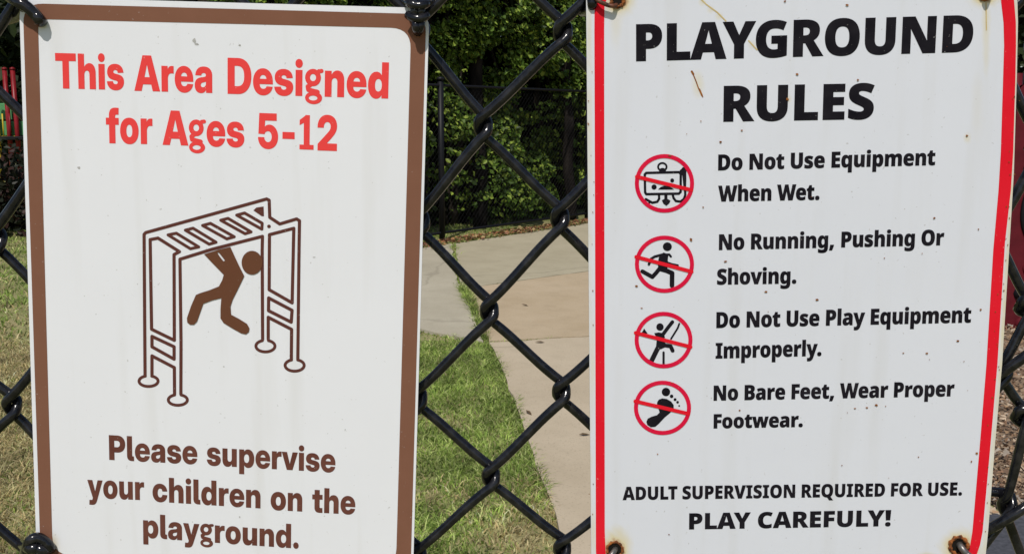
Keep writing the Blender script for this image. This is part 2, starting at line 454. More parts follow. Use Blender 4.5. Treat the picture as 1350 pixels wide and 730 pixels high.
# ---- letter outlines: (advance, [contours x,y,...])
GLYPH_TEXT = {' ':(260,[]),
',':(313,[[236,116,243,105,236,78,227,51,218,23,208,-6,196,-36,184,-67,171,-97,157,-129,25,-129,33,-96,40,-63,47,-31,53,0,59,31,65,60,69,89,74,116]]),
'.':(295,[[48,79,50,102,55,121,64,137,76,150,91,159,108,166,127,170,149,172,169,170,188,166,205,159,219,149,231,136,240,121,245,102,247,79,245,58,240,39,231,23,219,10,204,0,188,-7,169,-11,149,-12,127,-11,108,-7,91,0,76,10,64,23,55,39,50,58]]),
'A':(669,[[480,0,442,146,228,146,190,0,0,0,220,716,447,716,669,0],[372,433,370,443,367,455,364,469,360,483,357,499,353,515,349,530,346,546,343,562,340,576,337,589,335,600,333,589,330,576,328,562,325,547,321,532,318,517,314,502,311,487,307,472,304,458,301,445,298,433,262,291,408,291]]),
'B':(635,[[305,714,371,711,427,703,474,689,511,669,539,644,559,614,570,578,574,536,573,515,571,495,566,476,559,459,551,444,542,430,531,417,519,407,507,397,493,390,480,384,465,379,465,374,482,369,497,363,512,356,526,347,540,337,552,325,562,311,572,295,579,277,584,257,588,234,589,208,587,177,581,148,571,121,558,97,541,75,520,55,496,39,469,25,439,14,407,6,371,2,333,0,74,0,74,714],[308,435,330,436,349,440,364,447,376,456,385,467,391,480,395,495,397,511,395,527,391,541,384,552,374,562,361,569,345,575,326,578,303,579,248,579,248,435],[248,305,248,138,317,138,341,139,360,143,376,151,389,161,398,173,404,188,408,204,410,223,409,234,407,245,404,255,400,264,395,273,388,281,380,288,370,294,358,299,345,302,330,304,313,305]]),
'D':(688,[[639,371,636,313,628,259,615,210,596,166,572,127,544,94,512,65,474,42,433,23,388,10,339,3,287,0,74,0,74,714,302,714,354,712,402,704,445,692,485,674,520,652,551,626,577,595,600,559,617,518,629,474,637,425],[459,365,458,398,454,429,449,456,441,481,431,502,419,520,405,536,389,548,370,558,349,565,326,569,301,570,248,570,248,145,289,145,330,149,365,159,394,176,418,199,436,230,449,268,456,312]]),
'E':(517,[[470,0,74,0,74,714,470,714,470,572,248,572,248,441,454,441,454,299,248,299,248,144,470,144]]),
'F':(505,[[246,0,74,0,74,714,468,714,468,572,246,572,246,416,452,416,452,274,246,274]]),
'G':(694,[[348,413,631,413,631,32,603,23,573,15,542,7,510,1,477,-4,443,-7,408,-9,372,-10,324,-7,280,0,238,13,200,31,166,55,136,83,110,117,88,155,71,199,59,247,51,301,49,359,51,413,59,464,72,510,90,553,113,592,140,626,172,655,209,680,251,699,297,713,347,721,402,724,433,723,463,721,492,717,521,712,547,705,573,697,596,689,618,679,564,541,546,550,527,557,508,564,488,569,468,574,447,577,426,579,404,579,375,577,349,572,325,563,304,550,286,534,271,516,258,495,247,471,239,444,233,416,230,386,229,354,230,321,233,290,239,262,247,236,257,213,269,193,283,176,300,161,318,150,339,142,362,137,387,136,397,136,407,136,417,137,428,138,439,140,449,141,457,143,465,145,465,275,348,275]]),
'I':(403,[[371,0,32,0,32,98,114,130,114,585,32,616,32,714,371,714,371,616,289,585,289,130,371,98]]),
'L':(530,[[74,0,74,714,248,714,248,144,501,144,501,0]]),
'N':(772,[[698,0,478,0,226,499,222,499,223,485,224,470,225,455,226,439,227,423,228,407,229,391,229,375,230,360,230,345,230,331,230,318,230,0,74,0,74,714,293,714,544,223,547,223,547,236,546,250,545,265,544,280,544,296,543,311,542,326,542,342,541,357,541,371,541,384,541,396,541,714,698,714]]),
'O':(741,[[692,358,691,317,687,278,681,241,673,206,662,173,649,143,633,115,614,89,593,67,570,47,543,30,514,15,483,4,448,-4,411,-8,371,-10,331,-8,294,-4,259,4,228,16,199,30,172,47,149,67,127,90,109,115,93,143,79,173,68,206,60,241,54,278,50,318,49,359,51,414,58,465,68,511,84,555,103,593,128,627,157,656,190,681,228,700,271,714,319,722,371,725,424,722,472,714,515,700,553,680,586,656,615,626,639,592,658,554,673,510,683,464,690,413],[231,358,232,324,235,293,239,265,246,239,254,216,264,195,277,178,291,163,308,152,327,144,347,139,371,137,394,139,416,144,434,152,451,163,465,178,477,195,487,215,495,238,502,264,506,293,509,324,509,358,507,408,501,452,491,490,477,522,459,548,435,566,406,576,371,580,348,578,327,574,308,565,291,554,277,539,264,522,254,501,246,478,239,452,235,423,232,392]]),
'P':(594,[[303,714,363,710,415,699,459,681,495,656,522,623,542,585,554,540,558,489,557,464,555,440,550,417,544,395,536,373,526,353,514,334,500,316,483,300,464,285,443,273,419,262,393,253,364,247,333,243,299,242,248,242,248,0,74,0,74,714],[295,571,248,571,248,386,283,386,297,386,311,388,323,391,335,395,346,401,356,408,364,417,371,427,377,439,381,453,383,468,384,485,383,505,379,521,372,536,362,549,350,558,335,566,316,570]]),
'R':(630,[[290,714,334,713,374,708,410,701,442,690,471,677,496,661,516,642,534,620,547,596,556,568,562,538,564,504,563,483,561,462,556,443,550,424,542,407,533,390,522,375,510,360,497,347,482,335,465,323,448,312,637,0,441,0,299,267,248,267,248,0,74,0,74,714],[287,578,248,578,248,399,286,399,308,401,328,405,345,412,360,422,372,435,381,451,386,472,387,496,387,509,385,520,381,531,377,541,371,549,363,557,354,563,344,568,332,572,319,575,304,577]]),
'S':(537,[[505,214,503,184,497,156,488,128,476,102,459,78,440,56,416,37,389,21,359,7,324,-2,286,-8,245,-10,224,-10,204,-9,185,-8,167,-6,151,-3,134,0,118,4,103,8,87,13,72,19,56,26,40,34,40,195,66,182,92,170,118,161,145,152,172,146,197,141,221,138,245,137,259,138,271,139,283,142,293,145,301,149,309,154,315,160,321,167,325,174,327,182,329,190,330,198,329,208,327,217,324,225,319,233,312,240,304,248,293,255,281,263,267,271,250,280,231,290,209,300,184,313,162,326,141,339,122,353,104,367,89,383,76,401,65,420,57,441,50,464,47,490,45,518,47,550,53,579,63,606,76,630,93,652,113,671,137,687,163,700,192,711,224,718,258,723,294,724,324,723,353,720,381,716,407,710,433,702,457,694,480,685,503,675,451,535,430,545,409,553,389,561,368,568,348,573,329,576,310,579,292,579,280,579,269,578,259,576,251,573,243,569,236,564,231,559,227,554,223,547,221,541,219,534,219,526,219,516,222,508,225,499,230,492,237,484,246,477,256,469,269,461,285,453,303,443,323,433,347,421,371,409,394,396,414,383,433,369,449,355,463,339,476,322,486,305,494,285,500,263,503,240]]),
'U':(703,[[633,268,631,227,625,188,615,152,601,120,583,90,562,64,536,42,507,24,473,9,436,-2,394,-8,349,-10,285,-6,229,8,181,30,141,61,110,100,88,148,74,202,70,265,70,714,244,714,244,276,246,242,251,213,260,189,272,170,287,156,305,146,327,139,352,137,370,138,386,141,401,146,413,152,424,160,434,171,442,183,448,197,453,214,456,233,458,254,459,277,459,714,633,714]]),
'W':(959,[[948,714,783,0,580,0,510,319,508,326,507,335,505,344,503,354,501,365,498,377,496,389,494,401,491,414,489,426,487,439,485,451,484,463,482,474,481,485,480,495,479,486,478,476,476,465,474,453,472,441,470,428,468,416,466,403,464,390,462,378,460,366,457,355,455,345,453,335,452,327,450,319,379,0,177,0,10,714,179,714,254,358,255,350,257,340,259,330,262,318,264,306,266,293,269,280,271,267,273,253,276,240,278,227,280,213,282,201,284,189,285,178,287,167,289,182,291,197,293,213,296,230,299,247,302,264,305,281,308,298,311,315,314,331,318,347,321,362,324,376,327,389,329,401,332,412,401,714,558,714,625,412,628,401,631,389,634,376,637,361,640,345,643,329,646,313,650,296,653,279,656,262,659,245,662,228,664,211,667,196,669,181,670,167,672,181,674,196,676,212,679,229,682,246,685,264,688,281,692,299,695,316,698,331,701,345,703,357,778,714]]),
'Y':(610,[[305,440,424,714,610,714,392,278,392,0,218,0,218,272,0,714,187,714]]),
'a':(577,[[309,561,355,558,396,548,431,532,461,510,485,482,502,448,512,409,515,363,515,0,396,0,364,73,360,73,349,60,338,47,327,36,316,26,304,17,291,10,278,4,263,-1,247,-5,230,-8,211,-9,191,-10,168,-9,146,-5,126,2,108,11,91,23,77,37,64,53,53,72,45,92,39,115,35,140,34,167,38,208,48,243,66,273,91,298,124,317,162,331,207,341,259,345,345,348,345,361,344,380,341,395,335,408,327,418,318,426,306,431,293,434,277,436,262,435,245,433,228,429,210,424,192,418,173,412,154,404,135,395,87,512,109,523,134,533,160,541,187,548,215,554,245,558,276,560],[302,247,278,245,258,241,241,235,228,227,219,217,212,205,208,191,207,175,207,161,210,149,215,138,221,130,230,124,239,119,250,116,262,115,279,117,294,121,308,129,321,139,332,152,339,167,344,185,346,204,346,249]]),
'e':(571,[[292,561,328,559,361,553,392,544,421,532,446,516,468,496,487,474,503,447,516,418,525,385,530,349,532,309,532,228,212,228,214,204,220,182,230,162,243,146,260,133,280,124,303,118,330,116,353,117,376,119,397,122,417,126,437,132,458,139,478,148,500,158,500,30,480,20,460,12,438,5,417,0,393,-5,367,-8,339,-9,309,-10,270,-8,233,-2,199,7,167,21,139,38,114,59,92,85,74,114,59,148,49,185,43,227,41,272,43,319,48,361,58,399,71,433,88,463,109,489,132,511,159,529,188,543,220,553,255,559],[297,439,280,438,265,433,252,426,240,416,230,402,222,385,217,364,214,340,376,340,375,355,373,368,371,381,367,392,361,403,355,412,348,420,340,427,331,432,320,436,309,439]]),
'g':(603,[[232,561,257,560,280,556,300,549,318,540,334,529,349,515,362,500,374,482,380,482,393,551,540,551,540,11,538,-28,532,-64,523,-97,510,-126,493,-153,473,-175,448,-195,419,-211,387,-224,350,-233,309,-238,263,-240,234,-239,206,-238,180,-235,156,-232,133,-227,110,-221,88,-214,66,-205,66,-61,89,-71,112,-80,135,-87,156,-93,179,-98,203,-101,228,-103,256,-103,282,-102,305,-98,324,-90,340,-80,353,-67,362,-51,368,-33,370,-11,370,-1,370,7,370,15,370,24,371,33,372,43,373,52,374,61,375,71,369,71,358,53,346,38,331,24,315,12,297,2,277,-5,254,-9,229,-10,189,-5,152,8,120,31,92,64,70,104,54,153,44,209,41,274,44,339,54,396,70,445,93,486,121,519,154,542,191,556],[292,425,280,424,269,420,258,415,249,407,241,398,233,386,227,372,222,356,219,338,216,318,214,296,214,271,215,236,219,206,225,181,234,161,245,146,259,135,275,128,295,126,306,127,316,128,325,131,334,134,341,138,348,144,354,150,360,158,364,166,368,176,372,186,374,198,376,210,378,224,379,239,379,255,379,279,378,302,377,324,374,343,371,360,366,375,360,388,353,399,344,408,333,416,321,421,308,424]]),
'h':(621,[[234,630,234,606,233,584,232,563,231,544,230,526,228,510,227,495,225,482,234,482,242,496,251,508,260,518,271,528,282,536,293,542,306,548,319,553,332,556,347,559,362,560,377,561,403,559,428,555,451,549,472,539,491,527,508,512,523,494,536,473,546,449,554,422,558,392,560,359,560,0,389,0,389,309,388,335,385,358,380,378,373,394,364,406,353,415,339,420,324,422,308,421,293,417,280,411,270,402,261,391,253,378,247,363,242,345,238,324,236,302,234,277,234,250,234,0,64,0,64,760,234,760]]),
'i':(299,[[235,551,235,0,64,0,64,551],[150,771,169,770,186,767,202,761,215,753,227,743,235,729,240,711,241,690,240,669,235,652,227,638,215,627,201,619,186,614,169,610,150,609,131,610,114,614,98,619,85,627,74,638,66,652,61,669,59,690,61,711,66,729,73,743,84,754,98,761,114,767,131,770]]),
'l':(298,[[234,0,64,0,64,760,234,760]]),
'm':(928,[[688,561,729,558,765,549,796,534,821,513,841,485,855,450,864,408,867,359,867,0,696,0,696,308,695,337,692,361,687,380,680,396,671,407,660,416,647,420,632,422,610,420,593,412,579,399,568,382,560,359,554,332,551,301,550,264,550,0,380,0,380,308,379,327,378,344,376,359,373,373,369,385,364,395,359,403,352,410,345,415,337,419,327,421,317,422,302,421,288,417,276,411,266,402,258,391,251,378,245,362,241,344,238,324,236,301,234,276,234,248,234,0,64,0,64,551,194,551,217,482,223,482,231,494,239,505,249,515,259,524,271,532,283,540,296,546,311,551,326,555,343,558,360,560,378,561,406,560,431,556,453,549,472,540,489,529,505,516,518,500,529,483,537,483,550,501,564,517,581,530,599,541,619,550,641,556,663,560]]),
'n':(621,[[379,561,418,558,453,549,484,533,510,512,532,484,547,449,557,408,560,359,560,0,389,0,389,309,388,335,386,358,381,378,374,394,365,406,354,415,339,420,323,422,299,419,279,411,264,398,252,380,244,355,238,326,235,290,234,249,234,0,64,0,64,551,194,551,216,479,223,479,232,492,241,503,251,514,262,524,274,532,287,540,300,546,314,551,329,556,345,559,361,560]]),
'o':(596,[[555,277,554,245,550,215,545,187,538,159,529,134,517,110,504,88,489,69,471,51,452,35,431,22,408,10,383,1,356,-5,327,-9,297,-10,268,-9,241,-5,215,1,191,10,168,21,147,35,128,50,110,68,94,88,81,110,69,133,59,159,51,186,45,215,42,245,41,277,42,320,48,359,57,396,71,429,87,459,107,485,131,508,158,527,189,542,222,552,259,559,299,561,336,559,370,553,402,542,432,528,459,509,483,487,504,461,522,432,536,398,546,361,553,321],[214,276,214,252,216,230,218,210,222,192,227,175,233,161,241,149,249,139,260,131,271,126,284,123,298,121,313,123,326,126,337,131,347,139,355,149,363,161,369,175,373,192,377,210,380,230,381,253,382,277,381,301,380,323,377,343,373,361,368,377,362,391,355,403,347,412,337,420,325,425,312,428,298,429,277,427,260,420,245,408,234,391,225,369,219,343,215,312]]),
'p':(603,[[374,561,415,556,452,542,485,519,512,487,534,446,550,397,559,341,562,276,561,232,556,191,548,154,538,120,524,90,509,64,491,41,470,23,448,9,424,-2,398,-8,371,-10,354,-9,338,-8,324,-5,310,0,298,5,286,11,275,18,266,25,257,33,248,42,241,51,234,60,228,60,229,49,230,37,231,25,232,13,233,2,233,-10,234,-22,234,-34,234,-240,64,-240,64,551,201,551,226,480,234,480,242,493,250,504,259,514,268,524,278,532,289,540,301,546,313,551,327,555,341,558,357,560],[313,424,299,424,287,421,276,416,267,410,259,402,252,392,247,380,242,366,239,351,236,333,235,313,234,291,234,272,234,249,236,229,238,210,241,193,246,179,251,166,258,155,266,146,276,139,287,134,300,131,314,130,326,131,337,134,347,139,356,146,364,154,370,165,376,179,381,194,384,211,387,231,389,253,389,277,388,313,384,344,378,369,370,389,359,405,346,416,331,422]]),
'q':(603,[[369,-17,370,-8,370,2,370,13,371,24,372,35,373,47,374,59,375,71,369,71,358,53,346,38,331,24,315,12,297,3,277,-4,254,-9,229,-10,189,-5,153,8,120,31,92,63,70,104,54,153,44,209,41,274,42,318,47,359,54,397,65,431,78,460,93,487,111,509,132,528,154,542,179,553,205,559,233,561,258,560,280,556,301,549,319,540,335,528,349,515,363,499,374,482,380,482,393,551,540,551,540,-240,369,-240],[295,126,309,127,322,130,334,134,344,140,352,148,360,158,366,170,370,183,374,198,377,215,378,234,379,255,379,279,378,313,374,342,368,367,360,388,349,404,334,416,315,422,292,425,274,422,258,415,244,403,233,386,225,364,219,338,215,307,214,271,215,236,219,206,225,181,234,161,245,146,259,135,275,128]]),
'r':(434,[[369,561,376,561,383,560,390,560,398,559,405,558,412,557,418,556,423,555,408,389,403,390,397,391,391,392,384,393,377,394,368,394,359,395,348,395,338,395,328,393,318,392,307,389,298,386,288,382,279,376,270,370,262,363,255,354,249,345,244,334,240,321,237,307,235,292,234,275,234,0,64,0,64,551,192,551,218,462,226,462,233,475,242,487,251,499,261,511,273,522,285,531,297,540,311,547,325,553,339,557,354,560]]),
's':(476,[[440,167,439,141,434,117,427,94,417,73,404,54,387,38,368,24,345,12,320,2,291,-5,258,-9,222,-10,196,-10,172,-8,148,-6,126,-3,104,1,82,6,61,13,39,21,39,165,61,155,84,146,107,138,131,132,154,127,176,123,195,121,213,121,228,121,242,123,253,126,262,129,268,134,273,141,276,148,277,156,276,162,275,168,272,173,268,178,263,183,256,188,247,194,236,200,223,206,208,213,189,222,168,231,147,240,129,250,111,261,96,272,83,284,71,297,61,311,53,326,46,342,42,360,39,380,38,401,42,437,52,469,70,497,95,520,126,538,162,551,203,558,249,561,273,560,298,558,321,554,343,549,366,543,388,535,411,526,434,515,388,399,370,408,352,415,334,422,316,428,298,433,281,436,265,438,251,439,240,439,230,437,221,435,214,432,208,428,204,422,202,417,201,410,201,404,203,399,205,395,209,390,214,386,220,381,229,376,239,370,252,365,267,357,285,349,305,340,326,330,345,320,363,310,379,298,393,287,405,274,416,260,424,245,431,228,436,210,439,189]]),
't':(417,[[307,128,318,129,329,130,339,131,349,133,359,136,370,139,380,142,390,146,390,19,376,13,361,7,346,3,330,-2,313,-5,295,-8,275,-9,253,-10,228,-9,204,-6,183,0,163,8,145,18,130,31,116,47,105,66,96,89,89,115,86,144,84,178,84,420,20,420,20,495,99,547,143,663,255,663,255,551,383,551,383,420,255,420,255,187,256,173,259,161,263,151,269,143,276,136,285,132,295,129]]),
'u':(621,[[558,551,558,0,428,0,407,69,397,69,389,56,379,44,369,33,357,24,345,16,332,9,319,3,305,-2,290,-5,275,-8,259,-9,243,-10,217,-9,193,-5,170,2,149,12,129,24,112,39,97,58,85,79,75,103,68,129,63,159,62,192,62,551,232,551,232,243,233,216,236,194,241,174,248,158,256,146,268,137,281,131,297,129,314,131,330,134,342,140,353,149,362,160,370,173,376,188,380,206,383,225,386,247,387,270,387,296,387,551]]),
'v':(562,[[194,0,1,551,178,551,263,240,265,235,266,230,267,223,269,217,270,210,272,203,273,196,274,188,276,181,277,174,277,166,278,159,281,159,281,166,282,172,283,179,284,186,285,193,286,200,288,207,290,214,291,220,293,227,294,233,295,238,384,551,561,551,368,0]]),
'w':(843,[[449,251,446,264,443,277,441,292,438,307,435,322,433,337,431,351,428,365,426,379,425,391,423,401,422,410,419,410,417,401,416,390,414,377,412,364,409,349,407,334,404,319,402,304,399,289,396,274,393,260,390,247,333,0,150,0,10,551,179,551,222,340,225,328,227,314,230,299,232,284,235,267,237,251,239,235,242,219,244,203,245,187,246,172,247,158,250,158,251,168,252,178,254,189,255,201,257,213,259,225,261,237,263,249,265,261,267,273,269,284,271,294,273,305,274,314,276,322,277,329,328,551,518,551,565,326,567,314,570,301,572,287,575,273,578,258,580,243,583,228,586,213,588,198,590,184,591,171,592,158,596,158,597,172,598,186,600,202,601,218,603,234,606,250,608,266,610,282,613,298,615,312,618,326,621,338,668,551,833,551,692,0,505,0]]),
'y':(562,[[0,551,179,551,265,255,267,249,269,243,270,237,272,230,273,223,274,216,276,210,277,203,278,196,279,190,279,183,280,177,284,177,285,187,287,197,289,206,291,216,293,226,296,235,298,245,301,254,386,551,561,551,357,-40,345,-72,332,-102,318,-128,303,-152,286,-173,269,-191,249,-206,228,-218,205,-228,179,-235,151,-239,120,-240,108,-240,98,-239,88,-239,78,-238,69,-236,61,-235,53,-234,45,-232,45,-94,51,-95,57,-96,63,-97,70,-98,77,-99,84,-100,91,-100,99,-100,112,-99,125,-97,135,-94,145,-89,153,-83,161,-76,168,-67,175,-57,181,-46,186,-35,192,-22,197,-8,202,7]])}
GLYPH_HEAD = {' ':(260,[]),
'!':(299,[[232,263,68,263,43,714,257,714],[46,82,48,105,53,125,62,141,75,154,90,164,108,171,127,175,149,177,171,175,190,171,208,164,223,154,235,141,244,125,250,105,252,82,250,60,244,40,235,24,223,11,208,1,190,-6,171,-11,149,-12,127,-11,108,-6,90,1,75,11,62,24,53,40,48,60]]),
'.':(298,[[46,82,48,105,53,125,62,141,75,154,90,164,108,171,128,175,150,177,172,175,191,171,208,164,223,153,236,140,245,124,250,104,252,82,250,60,244,40,235,24,223,11,208,1,191,-6,171,-11,150,-12,128,-11,108,-6,90,1,75,11,62,24,53,40,48,60]]),
'A':(722,[[516,0,479,138,245,138,207,0,0,0,235,717,485,717,722,0],[407,414,404,424,401,436,397,451,393,467,388,485,384,502,379,521,375,539,371,557,367,573,364,587,361,600,359,587,356,573,353,558,349,541,345,523,340,506,336,488,332,471,328,455,324,440,321,426,318,414,285,292,440,292]]),
'C':(648,[[395,569,378,568,362,566,347,561,333,555,319,546,307,537,296,525,285,512,276,497,268,481,261,464,255,444,251,424,248,402,246,379,245,354,246,322,249,292,255,264,263,239,272,217,285,198,299,182,316,169,335,158,356,151,380,146,406,145,429,145,452,148,475,152,497,157,519,164,542,172,564,180,586,189,586,30,563,20,539,12,515,5,490,-1,465,-5,440,-8,413,-9,385,-10,330,-7,280,1,235,16,196,36,161,61,131,91,106,125,86,164,71,207,60,253,54,303,51,355,53,395,57,433,64,469,74,504,87,536,102,567,120,595,140,621,164,644,190,664,218,682,249,697,282,709,318,717,357,722,397,724,424,723,451,721,478,717,506,712,534,705,562,697,590,686,617,674,559,526,540,535,520,543,500,550,480,557,460,562,439,566,418,569]]),
'D':(734,[[682,372,680,312,671,258,656,209,636,165,610,126,580,92,545,64,506,41,462,23,414,10,363,3,307,0,78,0,78,714,324,714,379,712,430,704,476,692,518,674,556,652,589,626,617,595,640,559,659,519,672,474,680,425],[487,365,486,397,482,425,477,452,469,475,459,495,446,513,432,528,415,540,396,549,375,556,351,560,325,561,267,561,267,155,312,155,354,158,390,168,420,184,444,206,463,236,476,272,484,315]]),
'E':(549,[[501,0,78,0,78,714,501,714,501,562,267,562,267,446,484,446,484,294,267,294,267,154,501,154]]),
'F':(538,[[264,0,78,0,78,714,499,714,499,562,264,562,264,421,481,421,481,269,264,269]]),
'G':(739,[[366,416,671,416,671,33,643,24,612,16,580,8,545,2,509,-3,472,-7,435,-9,396,-10,346,-7,299,0,256,13,216,30,179,53,147,81,119,114,95,152,76,196,62,245,54,299,51,359,54,413,62,463,76,510,94,553,119,592,148,626,182,655,221,679,265,699,314,713,368,721,426,724,459,723,491,721,522,717,553,712,582,705,608,697,633,689,656,679,597,531,577,540,558,548,537,554,516,560,495,564,473,567,450,569,427,569,396,567,368,562,344,553,322,540,304,524,288,506,275,485,264,462,256,437,251,411,247,383,246,354,247,322,251,292,257,265,265,241,276,219,289,199,304,183,322,170,341,159,363,152,387,147,413,146,422,146,432,146,444,147,456,148,467,150,478,151,487,152,494,154,494,270,366,270]]),
'I':(436,[[401,0,34,0,34,108,123,141,123,574,34,606,34,714,401,714,401,606,313,574,313,141,401,108]]),
'L':(580,[[78,0,78,714,267,714,267,153,543,153,543,0]]),
'N':(831,[[753,0,506,0,240,507,236,507,237,495,238,481,239,467,240,451,241,435,242,419,243,402,244,386,244,370,245,354,245,339,245,325,245,0,78,0,78,714,324,714,589,214,592,214,591,226,591,239,590,253,589,268,588,283,587,299,586,315,586,331,585,347,585,361,585,375,585,388,585,714,753,714]]),
'O':(796,[[744,358,743,317,739,279,733,242,724,208,713,175,698,145,682,117,662,91,639,68,614,48,586,30,555,16,520,5,483,-4,442,-8,398,-10,354,-8,314,-3,277,5,243,16,211,30,183,48,157,68,135,91,115,117,98,145,84,175,72,208,63,242,57,279,53,318,51,359,54,413,61,463,72,509,88,552,109,591,135,626,166,655,202,680,243,700,290,714,342,722,399,725,457,722,509,714,555,699,596,680,632,654,663,625,688,590,708,552,724,508,735,462,742,412],[250,358,251,327,254,297,258,270,265,246,273,223,284,204,297,187,313,173,330,162,350,154,373,149,398,148,423,149,446,154,467,162,484,173,499,187,512,204,523,223,531,246,537,270,542,297,545,327,545,358,543,405,537,446,527,482,512,513,493,538,468,556,436,567,399,570,373,569,351,564,330,556,313,544,297,530,284,513,273,494,265,471,258,447,254,419,251,390]]),
'P':(631,[[322,714,386,710,441,699,488,681,526,655,555,623,576,584,589,539,593,488,592,464,590,440,585,417,579,395,571,373,561,353,548,333,534,315,517,298,497,283,475,270,450,259,422,250,392,244,358,240,322,239,267,239,267,0,78,0,78,714],[318,561,267,561,267,392,306,392,319,393,332,395,344,397,355,401,366,406,375,413,384,421,391,430,397,441,401,453,404,467,404,483,403,500,399,515,393,528,383,540,372,549,357,556,339,560]]),
'Q':(796,[[744,358,743,321,740,286,735,252,728,220,718,189,707,160,693,133,677,108,659,85,638,64,614,46,588,30,762,-170,526,-170,405,-10,405,-10,404,-10,403,-10,402,-10,400,-10,399,-10,398,-10,398,-10,354,-8,314,-3,277,5,243,16,211,30,183,48,157,68,135,91,115,117,98,145,84,175,72,208,63,242,57,279,53,318,51,359,54,413,61,463,72,509,88,552,109,591,135,626,166,655,202,680,243,700,290,714,342,722,399,725,457,722,509,714,555,699,596,680,632,654,663,625,688,590,708,552,724,508,735,462,742,412],[250,358,251,327,254,297,258,270,265,246,273,223,284,204,297,187,313,173,330,162,350,154,373,149,398,148,423,149,446,154,467,162,484,173,499,187,512,204,523,223,531,246,537,270,542,297,545,327,545,358,543,405,537,446,527,482,512,513,493,538,468,556,436,567,399,570,373,569,351,564,330,556,313,544,297,530,284,513,273,494,265,471,258,447,254,419,251,390]]),
'R':(675,[[310,714,357,713,399,708,437,701,471,690,501,677,527,661,550,642,568,620,582,595,592,567,598,537,600,503,599,482,596,462,592,442,585,424,577,406,567,390,556,374,543,360,529,346,513,334,496,322,478,311,686,0,471,0,319,261,267,261,267,0,78,0,78,714],[307,571,267,571,267,404,305,404,327,405,347,409,365,415,380,424,393,436,402,451,407,471,409,495,409,506,407,517,403,527,399,536,393,544,385,551,376,557,366,562,354,566,340,569,324,570]]),
'S':(576,[[542,216,540,187,535,159,526,132,513,106,496,81,475,59,450,39,422,22,389,8,351,-2,310,-8,263,-10,240,-10,218,-9,197,-7,178,-6,160,-3,143,0,126,4,110,9,94,14,77,20,61,27,44,35,44,203,73,190,102,178,131,168,160,159,189,152,216,148,242,145,267,144,282,144,294,146,306,148,316,151,325,155,332,160,339,165,344,171,348,177,351,184,353,192,354,199,353,209,350,217,346,225,340,232,333,239,324,246,312,253,299,260,284,268,266,276,246,285,223,296,197,308,173,321,151,334,131,348,112,362,96,379,82,396,70,415,61,437,55,461,51,487,49,516,52,549,58,579,68,606,83,631,102,653,124,671,149,687,177,701,208,711,242,718,278,723,317,724,351,723,383,720,413,715,442,709,469,701,495,692,519,683,542,673,484,527,461,537,438,546,416,554,394,561,372,566,351,570,330,572,311,573,299,573,287,572,277,570,268,567,261,563,254,559,249,555,244,550,241,544,238,538,237,531,236,525,237,516,240,508,244,500,249,493,257,487,267,479,279,472,293,464,310,456,329,447,352,436,377,425,402,413,425,401,447,388,466,374,484,360,499,344,512,328,523,309,531,289,537,267,541,243]]),
'T':(590,[[389,0,200,0,200,559,24,559,24,714,565,714,565,559,389,559]]),
'U':(756,[[682,283,680,239,674,199,663,162,648,128,629,97,606,69,578,46,546,26,510,10,469,-1,425,-8,375,-10,306,-5,246,9,194,32,151,65,117,107,93,156,79,214,74,279,74,714,263,714,263,293,265,258,271,227,280,202,293,182,309,167,329,156,352,150,378,148,398,148,416,151,431,156,445,163,456,172,467,182,475,195,482,211,487,228,491,248,493,270,494,294,494,714,682,714]]),
'V':(690,[[690,714,455,0,234,0,0,714,212,714,312,348,314,337,317,325,320,311,324,296,327,280,331,264,334,248,337,232,340,217,343,204,344,191,345,180,346,191,348,203,350,217,353,232,356,247,358,263,362,279,365,294,368,309,371,323,374,335,378,346,479,714]]),
'Y':(660,[[330,445,456,714,660,714,425,279,425,0,235,0,235,273,0,714,205,714]])}
